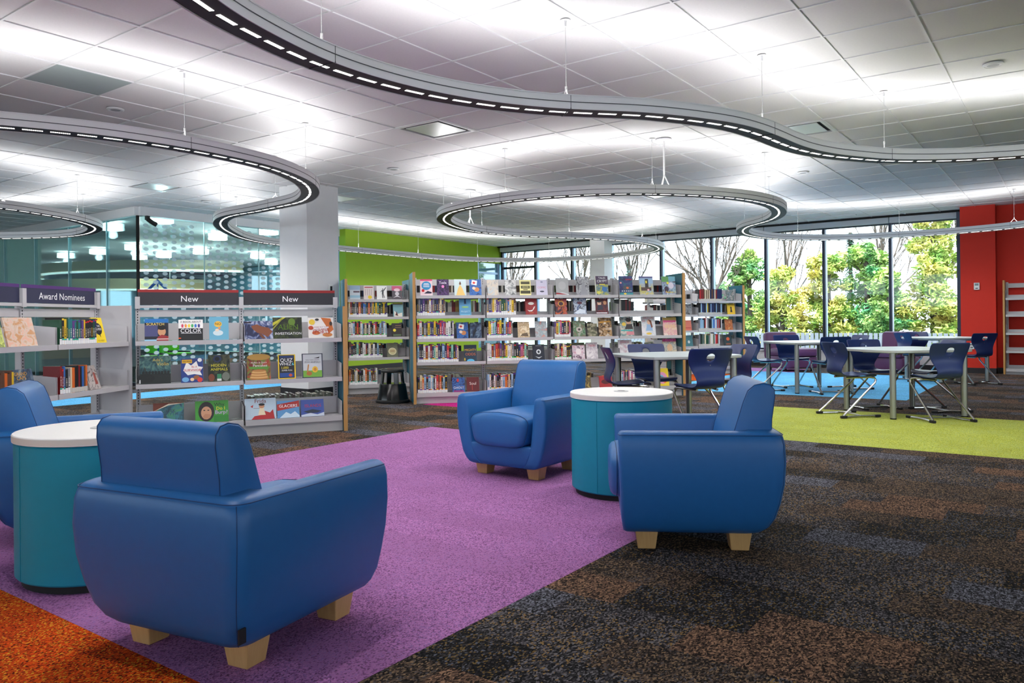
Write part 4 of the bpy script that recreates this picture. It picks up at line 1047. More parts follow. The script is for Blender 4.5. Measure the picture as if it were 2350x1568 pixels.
face(UN, 1.305, 1, .161, .232, (34, 34, 40), [('r', 0, 0, 1, .03, (244, 206, 20)), ('r', 0, .97, 1, 1, (244, 206, 20)), ('r', 0, 0, .06, 1, (244, 206, 20)), ('r', .94, 0, 1, 1, (244, 206, 20)), ('r', .1, .06, .9, .24, (30, 70, 140)), ('e', .7, .14, .1, .06, (200, 80, 40)), ('r', .1, .86, .9, .95, (40, 60, 110))], [('QUIZ', .48, .76, .3, WH), ('WHIZ', .42, .60, .26, WH), ('6', .85, .60, .26, (120, 220, 240)), ('1,000', .38, .45, .2, (244, 220, 40)), ('SUPER FUN', .5, .34, .12, WH)], 'narrow quiz book with a bright yellow frame', 9)
face(UN, 1.545, 1, .196, .235, (206, 210, 212), [('r', 0, 0, 1, .03, (60, 66, 84)), ('r', 0, .97, 1, 1, (60, 66, 84)), ('r', 0, 0, .05, 1, (60, 66, 84)), ('r', .95, 0, 1, 1, (60, 66, 84)), ('r', .05, .03, .95, .3, (120, 176, 60)), ('e', .62, .34, .14, .13, (236, 190, 50)), ('e', .62, .34, .07, .07, (210, 140, 50)), ('p', [(.2, .12), (.26, .12), (.34, .55), (.28, .55)], (190, 130, 60)), ('e', .34, .18, .13, .09, (176, 110, 50)), ('p', [(.55, .8), (.85, .86), (.82, .8)], BK)], [('ZOO ANIMALS', .5, .64, .115, (40, 40, 44)), ('YOU CAN DRAW', .5, .73, .085, (60, 60, 64))], 'pale drawing book with a lion and grass, tilted slightly', 9, yaw=-.03)
face(UN, .27, 0, .255, .20, ((26, 70, 84), (40, 110, 130), (60, 140, 96)), [('p', [(0, .55), (.4, .9), (1, .98), (1, 1), (0, 1)], (110, 46, 26)), ('p', [(0, .62), (.5, .95), (1, .96), (.5, .88)], (226, 214, 190))], [('GREEK', .5, .62, .15, (30, 60, 70)), ('MYTH', .6, .47, .16, (36, 80, 96))], 'teal mythology book with a white streak, partly behind the round table', 16)
face(UN, .635, 0, .286, .20, (60, 150, 50), [('r', .55, .0, 1, .3, (40, 130, 44)), ('e', .33, .5, .24, .46, (26, 22, 26)), ('e', .33, .44, .16, .3, (206, 152, 118)), ('p', [(.26, .15), (.44, .2), (.46, .36), (.3, .4), (.22, .28)], (190, 132, 100)), ('e', .27, .56, .03, .025, BK), ('e', .39, .56, .03, .025, BK)], [('Why', .72, .80, .16, (26, 50, 24)), ('Do I', .76, .62, .15, (240, 226, 60)), ('Burp?', .78, .44, .17, (206, 176, 226))], 'green book of a girl covering her mouth with her hand', 16)
face(UN, 1.062, 0, .281, .20, (186, 206, 220), [('p', [(.2, .0), (.95, .0), (.9, .45), (.8, .3), (.62, .4), (.5, .2), (.3, .16)], (176, 34, 40)), ('p', [(.42, .2), (.66, .2), (.6, .55), (.48, .55)], (232, 214, 180)), ('e', .54, .62, .09, .1, (196, 140, 104)), ('e', .54, .7, .1, .06, (26, 20, 22)), ('p', [(.18, .62), (.27, .7), (.25, .55)], (180, 40, 40)), ('r', .27, .52, .48, .535, (120, 80, 60))], [('Frida', .5, .86, .19, (130, 50, 40))], 'pale blue picture book with a girl and a large red flower', 16)
face(UN, 1.315, 0, .205, .165, (90, 150, 200), [('p', [(0, .42), (1, .62), (1, .98), (0, .8)], (176, 40, 36)), ('p', [(.1, .0), (.4, .34), (.6, .2), (.8, .36), (1, .1), (1, 0)], (206, 226, 240))], [('GLACIERS', .5, .68, .19, WH)], 'square blue book with a slanting red band and ice below', 16)
face(UN, 1.543, 0, .217, .165, (60, 84, 160), [('p', [(0, .1), (.4, .2), (.7, .1), (1, .22), (1, 0), (0, 0)], (200, 210, 226)), ('p', [(.1, .3), (.5, .42), (.9, .3), (.7, .2), (.3, .2)], (40, 52, 70))], [('ISLANDS', .52, .62, .19, (186, 50, 60))], 'square deep blue book with a dark coastline and red lettering', 16)
# --- Award Nominees shelf
face(UA, .60, 2, .29, .215, ((226, 176, 150), (214, 196, 180), (206, 150, 100)), [], [], 'large pastel picture book leaning on the Award Nominees shelf', 14)
face(UA, .30, 2, .25, .20, ((210, 220, 120), (120, 140, 60), (236, 226, 170)), [], [], 'yellow-green picture book at the left edge of the Award Nominees shelf', 14)
face(UA, BAY+.58, 2, .135, .215, (236, 206, 30), [('e', .45, .55, .36, .24, BK), ('p', [(.4, .35), (.55, .2), (.52, .4)], BK), ('r', .15, .9, .6, .95, (60, 60, 30))], [('THE', .5, .66, .16, WH), ('SUPER', .48, .53, .2, WH), ('K.A. HOLT', .5, .08, .13, (90, 70, 10))], 'bright yellow novel with a black speech bubble', 14)
face(UA, .62, 1, .24, .22, ((34, 48, 70), (60, 90, 120), (150, 160, 160)), [], [('GRAND', .5, .84, .15, (230, 170, 40)), ('CAPS', .5, .70, .17, (230, 170, 40))], 'dark blue picture book with gold title behind the left armchair', 14)
face(UA, BAY+.50, 1, .15, .205, ((150, 140, 138), (196, 186, 180), (90, 80, 80)), [('p', [(.6, .2), (.85, .2), (.8, .7), (.65, .7)], (150, 70, 60))], [], 'grey novel with a small red-dressed figure, right end of middle shelf', 18, yaw=.05)
# --- long shelf, top row
T4 = 4
def fb(x, row, w, h, base, art, texts, label, **k): return face(UB, x, row, w, h, base, art, texts, label, **k)
fb(.146, T4, .155, .215, (226, 200, 206), [('e', .5, .6, .4, .27, (50, 140, 190)), ('r', 0, .9, 1, 1, (206, 70, 110)), ('e', .22, .3, .12, .09, (190, 30, 40)), ('p', [(.3, .12), (.6, .28), (.95, .2), (.9, .12)], (40, 36, 60)), ('r', .25, .62, .75, .66, WH), ('r', .25, .52, .75, .56, WH), ('r', .3, .7, .7, .74, WH)], [], 'book with a big blue circle, first in the top row')
fb(.36, T4, .155, .215, ((40, 30, 60), (90, 60, 110), (30, 24, 40)), [('e', .5, .55, .12, .09, (226, 130, 190))], [('Tesla', .5, .78, .3, (236, 230, 240))], 'dark purple book with white script lettering in the top row')
fb(.586, T4, .155, .215, (190, 206, 206), [('p', [(.15, 0), (.9, 0), (.7, .4), (.55, .62), (.45, .62), (.3, .4)], (222, 186, 110)), ('e', .5, .72, .09, .07, (110, 70, 50)), ('e', .5, .8, .05, .06, (80, 50, 40))], [], 'pale book with a figure in a golden gown')
fb(.787, T4, .155, .215, ((40, 80, 150), (60, 110, 176), (30, 50, 100)), [('p', [(.15, .68), (.6, .62), (.66, .9), (.22, .96)], (236, 230, 226)), ('e', .38, .78, .12, .07, (200, 60, 60)), ('e', .6, .36, .22, .14, (196, 130, 80)), ('e', .36, .44, .14, .09, (220, 200, 180))], [], 'blue book with a white card and red heart, top row')
fb(1.017, T4, .15, .205, ((180, 186, 190), (206, 190, 170), (150, 156, 166)), [], [], 'faded grey-beige novel, first of the second bay top row')
fb(1.256, T4, .15, .205, ((210, 208, 206), (170, 170, 170), (90, 90, 92)), [('p', [(.6, .7), (.8, .85), (.7, .8)], BK)], [], 'pale novel with black trees and birds')
fb(1.456, T4, .15, .205, (230, 220, 150), [('r', .05, .1, .95, .3, (60, 56, 30)), ('r', .1, .44, .9, .62, (70, 66, 40)), ('r', .1, .72, .9, .9, (80, 74, 50)), ('r', .3, .34, .7, .4, (120, 112, 60))], [('GRAVES', .5, .53, .17, (240, 230, 160))], 'yellow novel with blocks of black lettering')
fb(1.681, T4, .15, .205, (206, 200, 220), [('e', .5, .24, .2, .05, (60, 60, 80)), ('e', .5, .87, .12, .05, (150, 150, 176))], [('COMIC', .5, .5, .24, (214, 120, 150))], 'lilac novel with pink lettering at the end of the second bay')
fb(1.963, T4, .175, .235, (168, 168, 168), [('e', .5, .55, .3, .25, (182, 182, 182)), ('p', [(0, .1), (.5, .16), (1, .06), (1, 0), (0, 0)], (206, 206, 208)), ('p', [(0, .14), (.3, .12), (.9, .02), (0, .04)], (160, 40, 50))], [], 'plain grey magazine with a thin red curve at its foot')
fb(2.248, T4, .18, .255, ((120, 120, 126), (180, 180, 184), (70, 70, 78)), [('p', [(.3, .0), (.9, .0), (.62, .7), (.5, .7)], (150, 150, 156))], [('LIFE', .5, .92, .25, WH)], 'grey magazine with a pale waterfall picture')
fb(2.517, T4, .185, .262, ((170, 170, 60), (60, 110, 140), (200, 190, 80)), [('r', 0, .56, 1, 1, (74, 56, 84)), ('r', 0, .0, .06, 1, (220, 216, 206)), ('r', .35, .53, .75, .58, (226, 206, 50)), ('e', .7, .3, .2, .14, (50, 110, 170)), ('e', .25, .12, .15, .08, (210, 206, 90))], [('TALES', .55, .89, .2, WH), ('CRYPT', .54, .72, .26, WH)], 'comic with purple top and large white lettering')
fb(2.865, T4, .19, .262, ((30, 34, 90), (40, 50, 120), (26, 90, 110)), [('r', 0, .0, 1, .12, (50, 140, 150)), ('e', .55, .38, .3, .12, (60, 70, 80)), ('e', .6, .37, .1, .05, (220, 110, 60)), ('e', .4, .06, .1, .05, (236, 206, 60)), ('e', .12, .64, .07, .05, (226, 160, 160))]+[('e', .2+.16*k, .2, .05, .03, (200, 210, 200)) for k in range(5)], [('Brain', .3, .83, .22, (60, 60, 70)), ('space', .72, .83, .22, (200, 60, 60))], 'science magazine with a deep blue space cover')
fb(3.16, T4, .20, .26, ((190, 180, 110), (150, 170, 200), (210, 196, 140)), [('r', 0, .6, 1, 1, (150, 180, 210)), ('r', 0, .9, 1, 1, (90, 90, 140)), ('p', [(.4, .35), (.65, .35), (.66, .85), (.42, .85)], (36, 30, 34)), ('r', .1, .22, .85, .4, (76, 50, 44)), ('r', .45, .62, .56, .76, (230, 214, 60)), ('e', .62, .26, .08, .05, (236, 180, 190))], [('RAILROAD', .5, .07, .2, (240, 216, 60))], 'railway magazine with a black steam engine')
fb(3.49, T4, .20, .258, ((120, 110, 150), (150, 180, 200), (60, 50, 60)), [('r', .0, .7, .5, 1, (90, 150, 80)), ('r', .5, .75, 1, 1, (110, 170, 190)), ('e', .65, .5, .2, .18, (214, 206, 220)), ('e', .3, .3, .16, .16, (50, 34, 60)), ('r', .35, .58, .5, .7, (230, 220, 70))], [('Rocket 2', .6, .14, .2, YE), ('of Camino', .6, .04, .15, WH)], 'gaming magazine at the right end of the top row')
# --- long shelf, lower rows
fb(.649, 3, .155, .215, (92, 156, 196), [('p', [(.4, .7), (.6, .7), (.55, 1), (.45, 1)], (30, 50, 80)), ('r', .1, .0, .9, .06, (120, 190, 220)), ('e', .5, .5, .3, .05, (150, 200, 110))], [('PROJECT', .5, .22, .19, (200, 230, 240))], 'light blue novel alone in the first bay, second row')
fb(1.533, 3, .155, .215, (150, 34, 40), [('e', .5, .7, .26, .09, (232, 220, 214)), ('p', [(.15, .3), (.35, .26), (.6, .3), (.75, .5), (.85, .52), (.75, .36), (.55, .2), (.3, .2)], (232, 220, 214)), ('r', .3, .1, .7, .13, (210, 110, 60))], [], 'red novel with a white whale on its cover')
fb(1.945, 3, .165, .24, ((60, 26, 50), (190, 90, 40), (150, 60, 110)), [('e', .5, .62, .26, .16, (216, 150, 60)), ('e', .5, .6, .18, .11, (60, 24, 40)), ('r', 0, .86, 1, 1, (40, 20, 40))], [('ASTRO', .45, .91, .16, WH)], 'purple magazine with a glowing orange ring')
fb(2.205, 3, .18, .25, ((70, 90, 130), (190, 200, 216), (40, 44, 60)), [('p', [(.1, .1), (.5, .3), (.95, .2), (.9, .05), (.2, .02)], (214, 222, 234)), ('e', .5, .62, .2, .08, (90, 40, 60))], [('STORM', .5, .88, .2, (60, 80, 120))], 'blue and white action comic in the third bay')
fb(2.517, 3, .175, .25, ((60, 20, 40), (110, 26, 40), (36, 20, 34)), [('e', .3, .6, .16, .15, (214, 170, 144)), ('e', .3, .7, .16, .07, (36, 24, 26)), ('e', .75, .62, .13, .11, (200, 140, 100)), ('r', .02, .04, .9, .08, WH), ('p', [(.1, .2), (.6, .25), (.55, .5), (.2, .5)], (40, 40, 60))], [('WHO', .6, .87, .24, (236, 230, 240))], 'dark red magazine with a face and white lettering')
fb(.609, 2, .15, .21, ((40, 80, 150), (60, 110, 176), (30, 50, 100)), [('p', [(.15, .62), (.6, .56), (.66, .86), (.22, .92)], (236, 230, 226)), ('e', .38, .74, .12, .07, (200, 60, 60)), ('e', .6, .34, .22, .14, (196, 130, 80)), ('e', .36, .40, .14, .09, (220, 200, 180))], [], 'blue book with a white card in the third row, first bay')
fb(.785, 2, .15, .205, ((24, 34, 60), (50, 70, 100), (110, 130, 150)), [('p', [(.2, 0), (.6, .5), (.5, .7), (.3, .4)], (20, 26, 40))], [], 'dark slate novel with a jagged shape, third row first bay')
fb(1.427, 2, .16, .21, ((216, 190, 150), (190, 160, 120), (236, 220, 190)), [('p', [(.2, .1), (.9, .05), (.8, .3), (.4, .25)], (110, 90, 70))], [], 'sandy beige novel in the second bay, third row')
fb(1.664, 2, .16, .215, ((190, 190, 190), (150, 170, 176), (206, 140, 130)), [], [], 'silver-grey novel wrapped in shiny film, third row')
fb(2.193, 2, .17, .215, ((120, 110, 90), (70, 120, 80), (180, 170, 160)), [('e', .5, .45, .25, .16, (190, 180, 170)), ('e', .5, .45, .1, .07, (60, 40, 40))], [], 'green and grey animal magazine in the third bay')
fb(2.376, 2, .14, .175, ((60, 56, 46), (110, 110, 80), (160, 150, 130)), [], [], 'small dark photo magazine between two larger ones')
fb(2.561, 2, .185, .255, ((60, 40, 30), (170, 130, 80), (200, 190, 180)), [('p', [(.1, .8), (.9, .84), (.95, .76), (.1, .7)], (200, 140, 40)), ('e', .5, .7, .08, .05, (220, 210, 200))], [], 'tiger-striped magazine at the end of the third bay')
fb(2.871, 2, .195, .262, ((200, 190, 180), (90, 130, 130), (220, 214, 206)), [('e', .65, .74, .18, .15, (206, 160, 130)), ('e', .64, .84, .2, .11, (40, 26, 24)), ('p', [(.35, .35), (.95, .35), (.9, .62), (.5, .62)], (50, 40, 40)), ('e', .3, .62, .15, .1, (226, 190, 70)), ('r', .45, .05, 1, .22, (206, 130, 140)), ('r', .05, .25, .9, .32, (80, 170, 170))], [('G', .12, .9, .3, (60, 60, 66)), ('CATS', .7, .9, .2, (90, 90, 96))], 'magazine with a dark-haired person resting chin on hand')
fb(3.186, 2, .20, .262, ((226, 220, 220), (200, 206, 214), (236, 230, 226)), [('p', [(.3, .25), (.8, .25), (.75, .6), (.4, .62)], (150, 180, 214)), ('e', .55, .72, .14, .14, (220, 176, 150)), ('p', [(.5, .85), (.72, .8), (.8, .45), (.7, .4), (.62, .7)], (120, 60, 36)), ('e', .5, .1, .2, .06, (226, 190, 80))], [('GIRLS LIFE', .5, .92, .17, (206, 90, 110)), ('50', .16, .76, .22, (200, 60, 80))], 'fashion magazine with a woman in pale blue')
fb(3.50, 2, .20, .25, ((226, 200, 176), (216, 150, 160), (236, 226, 206)), [('r', 0, .8, 1, 1, (190, 160, 80)), ('r', .02, .72, .95, .84, (206, 80, 130))]+[('e', .2+.2*k, .5, .09, .12, (226, 186, 150)) for k in range(4)], [], 'pink magazine with a group of faces at the right end')
fb(.712, 1, .165, .215, (34, 54, 74), [('e', .5, .02, .3, .12, (90, 180, 220)), ('r', 0, .04, .08, .2, (236, 196, 40))], [('MIGHTY', .5, .68, .25, (236, 186, 40)), ('ODDS', .5, .42, .30, (206, 110, 60))], 'dark blue novel with big orange and yellow lettering')
fb(1.628, 1, .16, .205, (26, 32, 48), [('e', .5, .52, .2, .16, (216, 220, 226)), ('e', .5, .52, .1, .09, (40, 46, 60)), ('p', [(.2, .22), (.5, .08), (.8, .22), (.5, .16)], (210, 214, 220)), ('r', .25, .9, .75, .93, (180, 184, 190))], [], 'black novel with a white crest on its cover')
fb(2.181, 1, .175, .22, ((206, 160, 176), (226, 214, 220), (120, 90, 110)), [('r', 0, .84, 1, 1, (60, 70, 40)), ('e', .5, .45, .22, .2, (236, 226, 226))], [], 'pink cartoon paperback in the fourth row')
fb(2.37, 1, .16, .22, ((226, 220, 220), (200, 190, 196), (180, 170, 180)), [], [('TEEN', .5, .8, .26, (190, 40, 70))], 'white paperback with a red title beside the cartoon one')
fb(2.846, 1, .195, .25, ((226, 220, 222), (206, 200, 206), (190, 150, 160)), [], [('justine', .5, .88, .24, (190, 50, 90))], 'white magazine with a crimson title behind the chairs')
fb(3.495, 1, .20, .255, ((190, 190, 180), (150, 150, 150), (214, 200, 170)), [('r', 0, .84, 1, 1, (170, 40, 110)), ('e', .5, .52, .2, .2, (216, 176, 140))], [('DOGS', .5, .92, .2, (230, 120, 190))], 'magazine with a magenta banner at the right end, fourth row')
fb(.552, 0, .165, .19, ((30, 50, 110), (60, 110, 180), (30, 40, 80)), [('e', .45, .8, .1, .12, (200, 50, 50)), ('r', .1, .0, .9, .1, (150, 40, 120))], [('GHOST', .5, .28, .25, (226, 236, 246))], 'blue novel on the bottom shelf beside a maroon one', tilt=14)
fb(.741, 0, .165, .19, (100, 30, 36), [('r', .42, .1, .46, .5, (190, 70, 60))], [('Soul', .5, .55, .32, (232, 216, 210))], 'maroon novel with white script on the bottom shelf', tilt=14)
fb(2.25, 0, .20, .17, ((110, 96, 50), (60, 50, 30), (170, 150, 80)), [], [], 'brown and gold magazine low between armchair and table', tilt=14)
fb(2.56, 0, .18, .16, (170, 34, 40), [('e', .5, .5, .35, .2, (90, 20, 30))], [], 'red comic on the bottom shelf behind the chair', tilt=14)
fb(3.37, 0, .21, .245, (236, 206, 40), [('e', .55, .45, .35, .34, (226, 150, 190)), ('e', .5, .42, .18, .2, (110, 190, 210)), ('e', .7, .3, .14, .14, (240, 120, 60))], [], 'bright yellow magazine with a colourful face on the bottom shelf', tilt=14)
fb(3.05, 0, .18, .18, ((206, 206, 210), (60, 110, 140), (30, 30, 36)), [], [], 'black and white magazine on the bottom shelf beside a table leg', tilt=14)
# --- shelf behind the stool
def fl(x, row, w, h, base, art, texts, label, **k): return face(UL, x, row, w, h, base, art, texts, label, **k)
fl(.119, 4, .15, .205, (196, 206, 214), [('r', .35, .5, .95, .62, (90, 70, 80)), ('r', 0, .7, 1, 1, (150, 176, 200)), ('r', 0, .12, 1, .3, (150, 190, 210))], [], 'pale blue novel with a skyline above the stool')
fl(.322, 4, .15, .205, (222, 210, 206), [('e', .6, .16, .2, .13, (226, 196, 40)), ('r', .1, .85, .9, .93, (190, 80, 90))]+[('r', .15+.2*k, .3, .18+.2*k, .75, (150, 120, 120)) for k in range(4)], [], 'white novel with red title and yellow smiley above the stool')
fl(.515, 4, .15, .205, (232, 232, 230), [('e', .6, .76, .05, .05, (70, 72, 76)), ('p', [(.5, .4), (.66, .4), (.7, .7), (.52, .7)], (60, 62, 66)), ('p', [(.66, .7), (.92, .92), (.94, .86), (.72, .62)], (70, 72, 76)), ('p', [(.3, .5), (.52, .7), (.52, .62)], (80, 82, 86)), ('p', [(.5, .4), (.6, .4), (.62, .1), (.54, .1)], (70, 72, 76)), ('p', [(.6, .4), (.66, .4), (.78, .12), (.72, .1)], (60, 62, 66))], [], 'white novel with a grey leaping dancer')
fl(.742, 4, .15, .205, (70, 62, 72), [('r', 0, .66, 1, 1, (196, 70, 110)), ('e', .5, .42, .2, .15, (206, 200, 206)), ('e', .5, .7, .3, .12, (220, 190, 200)), ('p', [(.1, .12), (.5, .3), (.9, .12), (.5, .2)], (206, 200, 206))], [], 'pink and grey novel with an ornate emblem')
fl(.755, 3, .15, .205, (110, 160, 170), [('p', [(.1, 0), (.1, .45), (.4, .2), (.9, .3), (.9, 0)], (226, 220, 206)), ('p', [(.2, .1), (.35, .4), (.5, .05)], (90, 40, 36)), ('r', 0, .9, 1, 1, (120, 100, 70))], [], 'teal seaside novel in the second row above the stool')
fl(.736, 2, .15, .205, (44, 36, 34), [('e', .25, .48, .15, .11, (236, 216, 60)), ('r', .35, .8, .9, .84, (150, 110, 80)), ('r', .3, .66, .9, .7, (130, 100, 80)), ('r', .1, .05, .9, .18, (90, 110, 80))], [], 'dark brown novel with a round yellow seal')
fl(.664, 1, .16, .21, (110, 112, 92), [('e', .5, .4, .38, .26, (222, 214, 176)), ('e', .5, .4, .3, .19, (200, 190, 140)), ('r', .3, .4, .7, .44, (140, 80, 50))], [], 'olive novel with a cream cartouche above the stool')
# --- far shelf
def fr_(x, row, w, h, base, art, texts, label, **k): return face(UR, x, row, w, h, base, art, texts, label, **k)
fr_(1.60, 4, .16, .21, ((120, 130, 140), (70, 90, 80), (180, 170, 170)), [], [], 'landscape cover at the right end of the far shelf top row')
fr_(1.62, 3, .16, .21, (222, 178, 40), [('e', .5, .6, .1, .12, (30, 26, 20)), ('p', [(.35, .2), (.65, .2), (.56, .55), (.44, .55)], (30, 26, 20)), ('r', .1, .86, .9, .94, (150, 110, 30))], [], 'golden yellow novel with a black figure on the far shelf')
fr_(1.57, 2, .16, .21, ((190, 110, 60), (160, 80, 50), (214, 160, 100)), [], [], 'rust orange novel on the far shelf')
fr_(1.55, 1, .16, .21, (44, 62, 66), [('e', .5, .62, .22, .16, (206, 90, 50)), ('r', .2, .1, .8, .2, (160, 90, 60))], [], 'dark novel with an orange creature on the far shelf')
fr_(.72, 3, .16, .21, ((110, 110, 112), (160, 160, 160), (60, 60, 64)), [], [], 'grey cover beside the long shelf end panel, far shelf')
fr_(.72, 2, .15, .2, (214, 120, 100), [('r', .1, .2, .9, .3, (190, 80, 70))], [], 'coral cover beside the long shelf end panel, far shelf')
fr_(.74, 1, .16, .21, (70, 120, 126), [('e', .5, .4, .14, .14, (220, 226, 220))], [], 'teal cover with a white lantern on the far shelf')
# ------------------------------------------------------------------ small wall fittings
M_PLAST = mat('white_plastic', (232, 232, 230), .4)
M_LCD = mat('grey_screen', (120, 130, 130), .3)
def plate(name, loc, rz, w, h, d, lab, cat, extra):
    t = empty(name, loc, rz, lab, cat)
    MB().box(-w/2, -d, -h/2, w/2, 0, h/2).build('cover_plate', M_PLAST, t, bevel=.003)
    for nm, x0, z0, x1, z1, m in extra: MB().box(x0, -d-.002, z0, x1, -d+.001, z1).build(nm, m, t)
    return t
plate('thermostat', (-1.43, 16.518, 1.60), 0, .09, .13, .028, 'white thermostat on the red pillar', 'thermostat', [('screen', -.03, .01, .03, .05, M_LCD), ('button', -.02, -.045, .02, -.03, M_FOOT)])
plate('wall_switch', (-1.52, 16.518, .50), 0, .075, .115, .008, 'white outlet low on the red pillar behind the chairs', 'outlet', [('socket', -.02, .01, .02, .04, M_LCD), ('socket', -.02, -.04, .02, -.01, M_LCD)])
plate('wall_outlet', (-8.925, 7.72, 1.56), R(90), .09, .12, .01, 'white plate with a dark switch on the white column', 'switch', [('rocker', -.02, -.035, .02, .035, M_FOOT)])
plate('wall_sensor', (-12.745, 13.85, 2.62), R(90), .09, .15, .03, 'small white sensor box high on the green wall', 'sensor', [('lens', -.02, -.03, .02, .0, M_LCD)])
t = empty('security_camera', (-12.93, 7.12, 2.88), 0, 'small black security camera at the top corner of the glass room', 'camera')
MB().box(-.03, -.03, -.02, .03, .03, .05).build('bracket', M_FOOT, t)
c_ = MB().tube([(0, 0, 0), (.02, .06, -.05), (.05, .14, -.10)], .04, 12).build('camera_body', M_FOOT, t, smooth=True)
t = empty('wall_emblem', (-13.30, 7.50, 1.69), R(90-36), 'blue triangular emblem standing behind the glass corner', 'emblem')
mb = MB(); mb.v += [(0, 0, .18), (-.17, 0, 0), (-.11, 0, 0), (0, 0, .11), (.11, 0, 0), (.17, 0, 0), (0, .03, .18), (-.17, .03, 0), (-.11, .03, 0), (0, .03, .11), (.11, .03, 0), (.17, .03, 0)]
for q in ((0, 1, 2, 3), (0, 3, 4, 5), (6, 9, 8, 7), (6, 11, 10, 9), (0, 6, 7, 1), (5, 11, 6, 0), (1, 7, 8, 2), (2, 8, 9, 3), (3, 9, 10, 4), (4, 10, 11, 5)): mb.face(q)
mb.build('chevron', mat('emblem_blue', (24, 96, 180), .5), t)
MB().box(-.012, 0, -1.69, .012, .03, .12).build('post', MATS['emblem_blue'], t)
# green chairs and a table in the glass room
M_GCH = mat('green_plastic', (110, 190, 40), .4)
for k, (x, y) in enumerate(((-14.2, 7.9), (-15.2, 9.0))):
    t = empty('green_chair', (x, y, 0), R(40+60*k), ['bright green chair behind the glass corner', 'second bright green chair deeper in the glass room'][k], 'chair')
    soft_box(-.2, -.2, .42, .2, .2, .46, .015).build('seat', M_GCH, t, smooth=True); soft_box(-.2, .18, .5, .2, .215, .82, .015).build('backrest', M_GCH, t, smooth=True)
    for sx in (-1, 1):
        for sy in (-1, 1): MB().tube([(sx*.17, sy*.17, .42), (sx*.2, sy*.2, 0)], .011, 8).build('leg', M_CHROME, t)
        MB().tube([(sx*.15, .18, .44), (sx*.15, .2, .6)], .01, 8).build('back_post', M_CHROME, t)

# ------------------------------------------------------------------ outdoors
GZ = -.55
ground = struct('ground_outside', MB().box(-70, -50, GZ-.2, 50, 90, GZ), noisy('shaded_lawn', (84, 100, 78), .2, 2, .9))  # whole ground coloured dark to stand for tree shade behind the fence
# second strip in front of far left windows
M_PICK = noisy('fence_grey', (112, 120, 132), .08, 10, .7)  # even grey, set darker than the white boards against overexposure
fy = 25.0
fence = empty('picket_fence', (-14, fy, GZ), 0, 'pale board fence with gaps outside the windows', 'fence')
MB().box(0, .02, .25, 24, .06, .33).build('rail', M_PICK, fence); MB().box(0, .02, .85, 24, .06, .93).build('rail', M_PICK, fence)
PK = MB().box(-.052, -.012, .05, .052, .012, 1.12).mesh('picket', M_PICK)
for k in range(170):
    o = linkmesh('picket', PK, fence); o.location = (.07+.141*k, .008, random.uniform(-.008, .008))
for k in range(11):
    MB().box(.05+2.38*k-.05, .06, 0, .05+2.38*k+.05, .16, 1.05).build('post', M_PICK, fence)
# trees
def leaf_mat(name, a, b_):
    if name in MATS: return MATS[name]
    m = mat(name, a, .7, 0, .2); nt = m.node_tree; N = nt.nodes
    g = N.new('ShaderNodeNewGeometry'); n = N.new('ShaderNodeTexNoise'); n.inputs['Scale'].default_value = 1.3; n.inputs['Detail'].default_value = 4
    nt.links.new(g.outputs['Position'], n.inputs['Vector'])
    mx = N.new('ShaderNodeMix'); mx.data_type = 'RGBA'; mx.inputs['A'].default_value = (*s2l(a), 1); mx.inputs['B'].default_value = (*s2l(b_), 1)
    mr = N.new('ShaderNodeMapRange'); mr.inputs['From Min'].default_value = .35; mr.inputs['From Max'].default_value = .65
    nt.links.new(n.outputs['Fac'], mr.inputs['Value']); nt.links.new(mr.outputs['Result'], mx.inputs['Factor'])
    nt.links.new(mx.outputs['Result'], N['Principled BSDF'].inputs['Base Color'])
    return m
M_BARK = noisy('bark', (84, 74, 66), .2, 20, .9)
L_GOLD = leaf_mat('leaves_gold_green', (122, 164, 78), (214, 200, 112))
L_GREEN = leaf_mat('leaves_green', (70, 140, 92), (168, 192, 104))
L_SPRUCE = leaf_mat('leaves_spruce', (44, 80, 66), (70, 110, 84))
def clump_tree(x, y, h, r, m, lab, seed, n=7000, leaf=.075, base=.35):
    rr = random.Random(seed); t = empty('evergreen_tree', (x, y, GZ), 0, lab, 'tree', 'evergreen trees outside the windows')
    MB().tube([(0, 0, 0), (.05, 0, h*.5), (0, .05, h*.9)], .09, 8).build('trunk', M_BARK, t, smooth=True)
    blobs = []
    for k in range(64):
        f = rr.random(); z = base+f*(h-base); rad = r*(1-.62*f**1.6)
        a = rr.uniform(0, 6.283); d = rad*rr.uniform(.25, .85)
        blobs.append((d*math.cos(a), d*math.sin(a), z, rr.uniform(.2, .4)*(1-.35*f)*r))
    br = MB()
    for bx, by, bz, br_ in blobs[:14]: br.tube([(0, 0, max(.3, bz-.5)), (bx, by, bz)], .025, 5)
    br.build('branches', M_BARK, t)
    mb = MB()
    for k in range(n):
        bx, by, bz, q = rr.choice(blobs)
        v = Vector((rr.gauss(0, 1), rr.gauss(0, 1), rr.gauss(0, 1))).normalized()*q*rr.uniform(.55, 1.05)
        p = Vector((bx, by, bz+v.z*.7)); p.x += v.x; p.y += v.y
        a = Vector((rr.gauss(0, 1), rr.gauss(0, 1), rr.gauss(0, .6))).normalized(); b_ = a.cross(Vector((rr.gauss(0, 1), rr.gauss(0, 1), rr.gauss(0, 1)))).normalized()
        s_ = leaf*rr.uniform(.6, 1.4)
        mb.quad([p-a*s_-b_*s_*.35, p+a*s_-b_*s_*.2, p+a*s_*1.2+b_*s_*.3, p-a*s_*.8+b_*s_*.4])
    f = mb.build('foliage', m, t); f['kind'] = 'stuff'
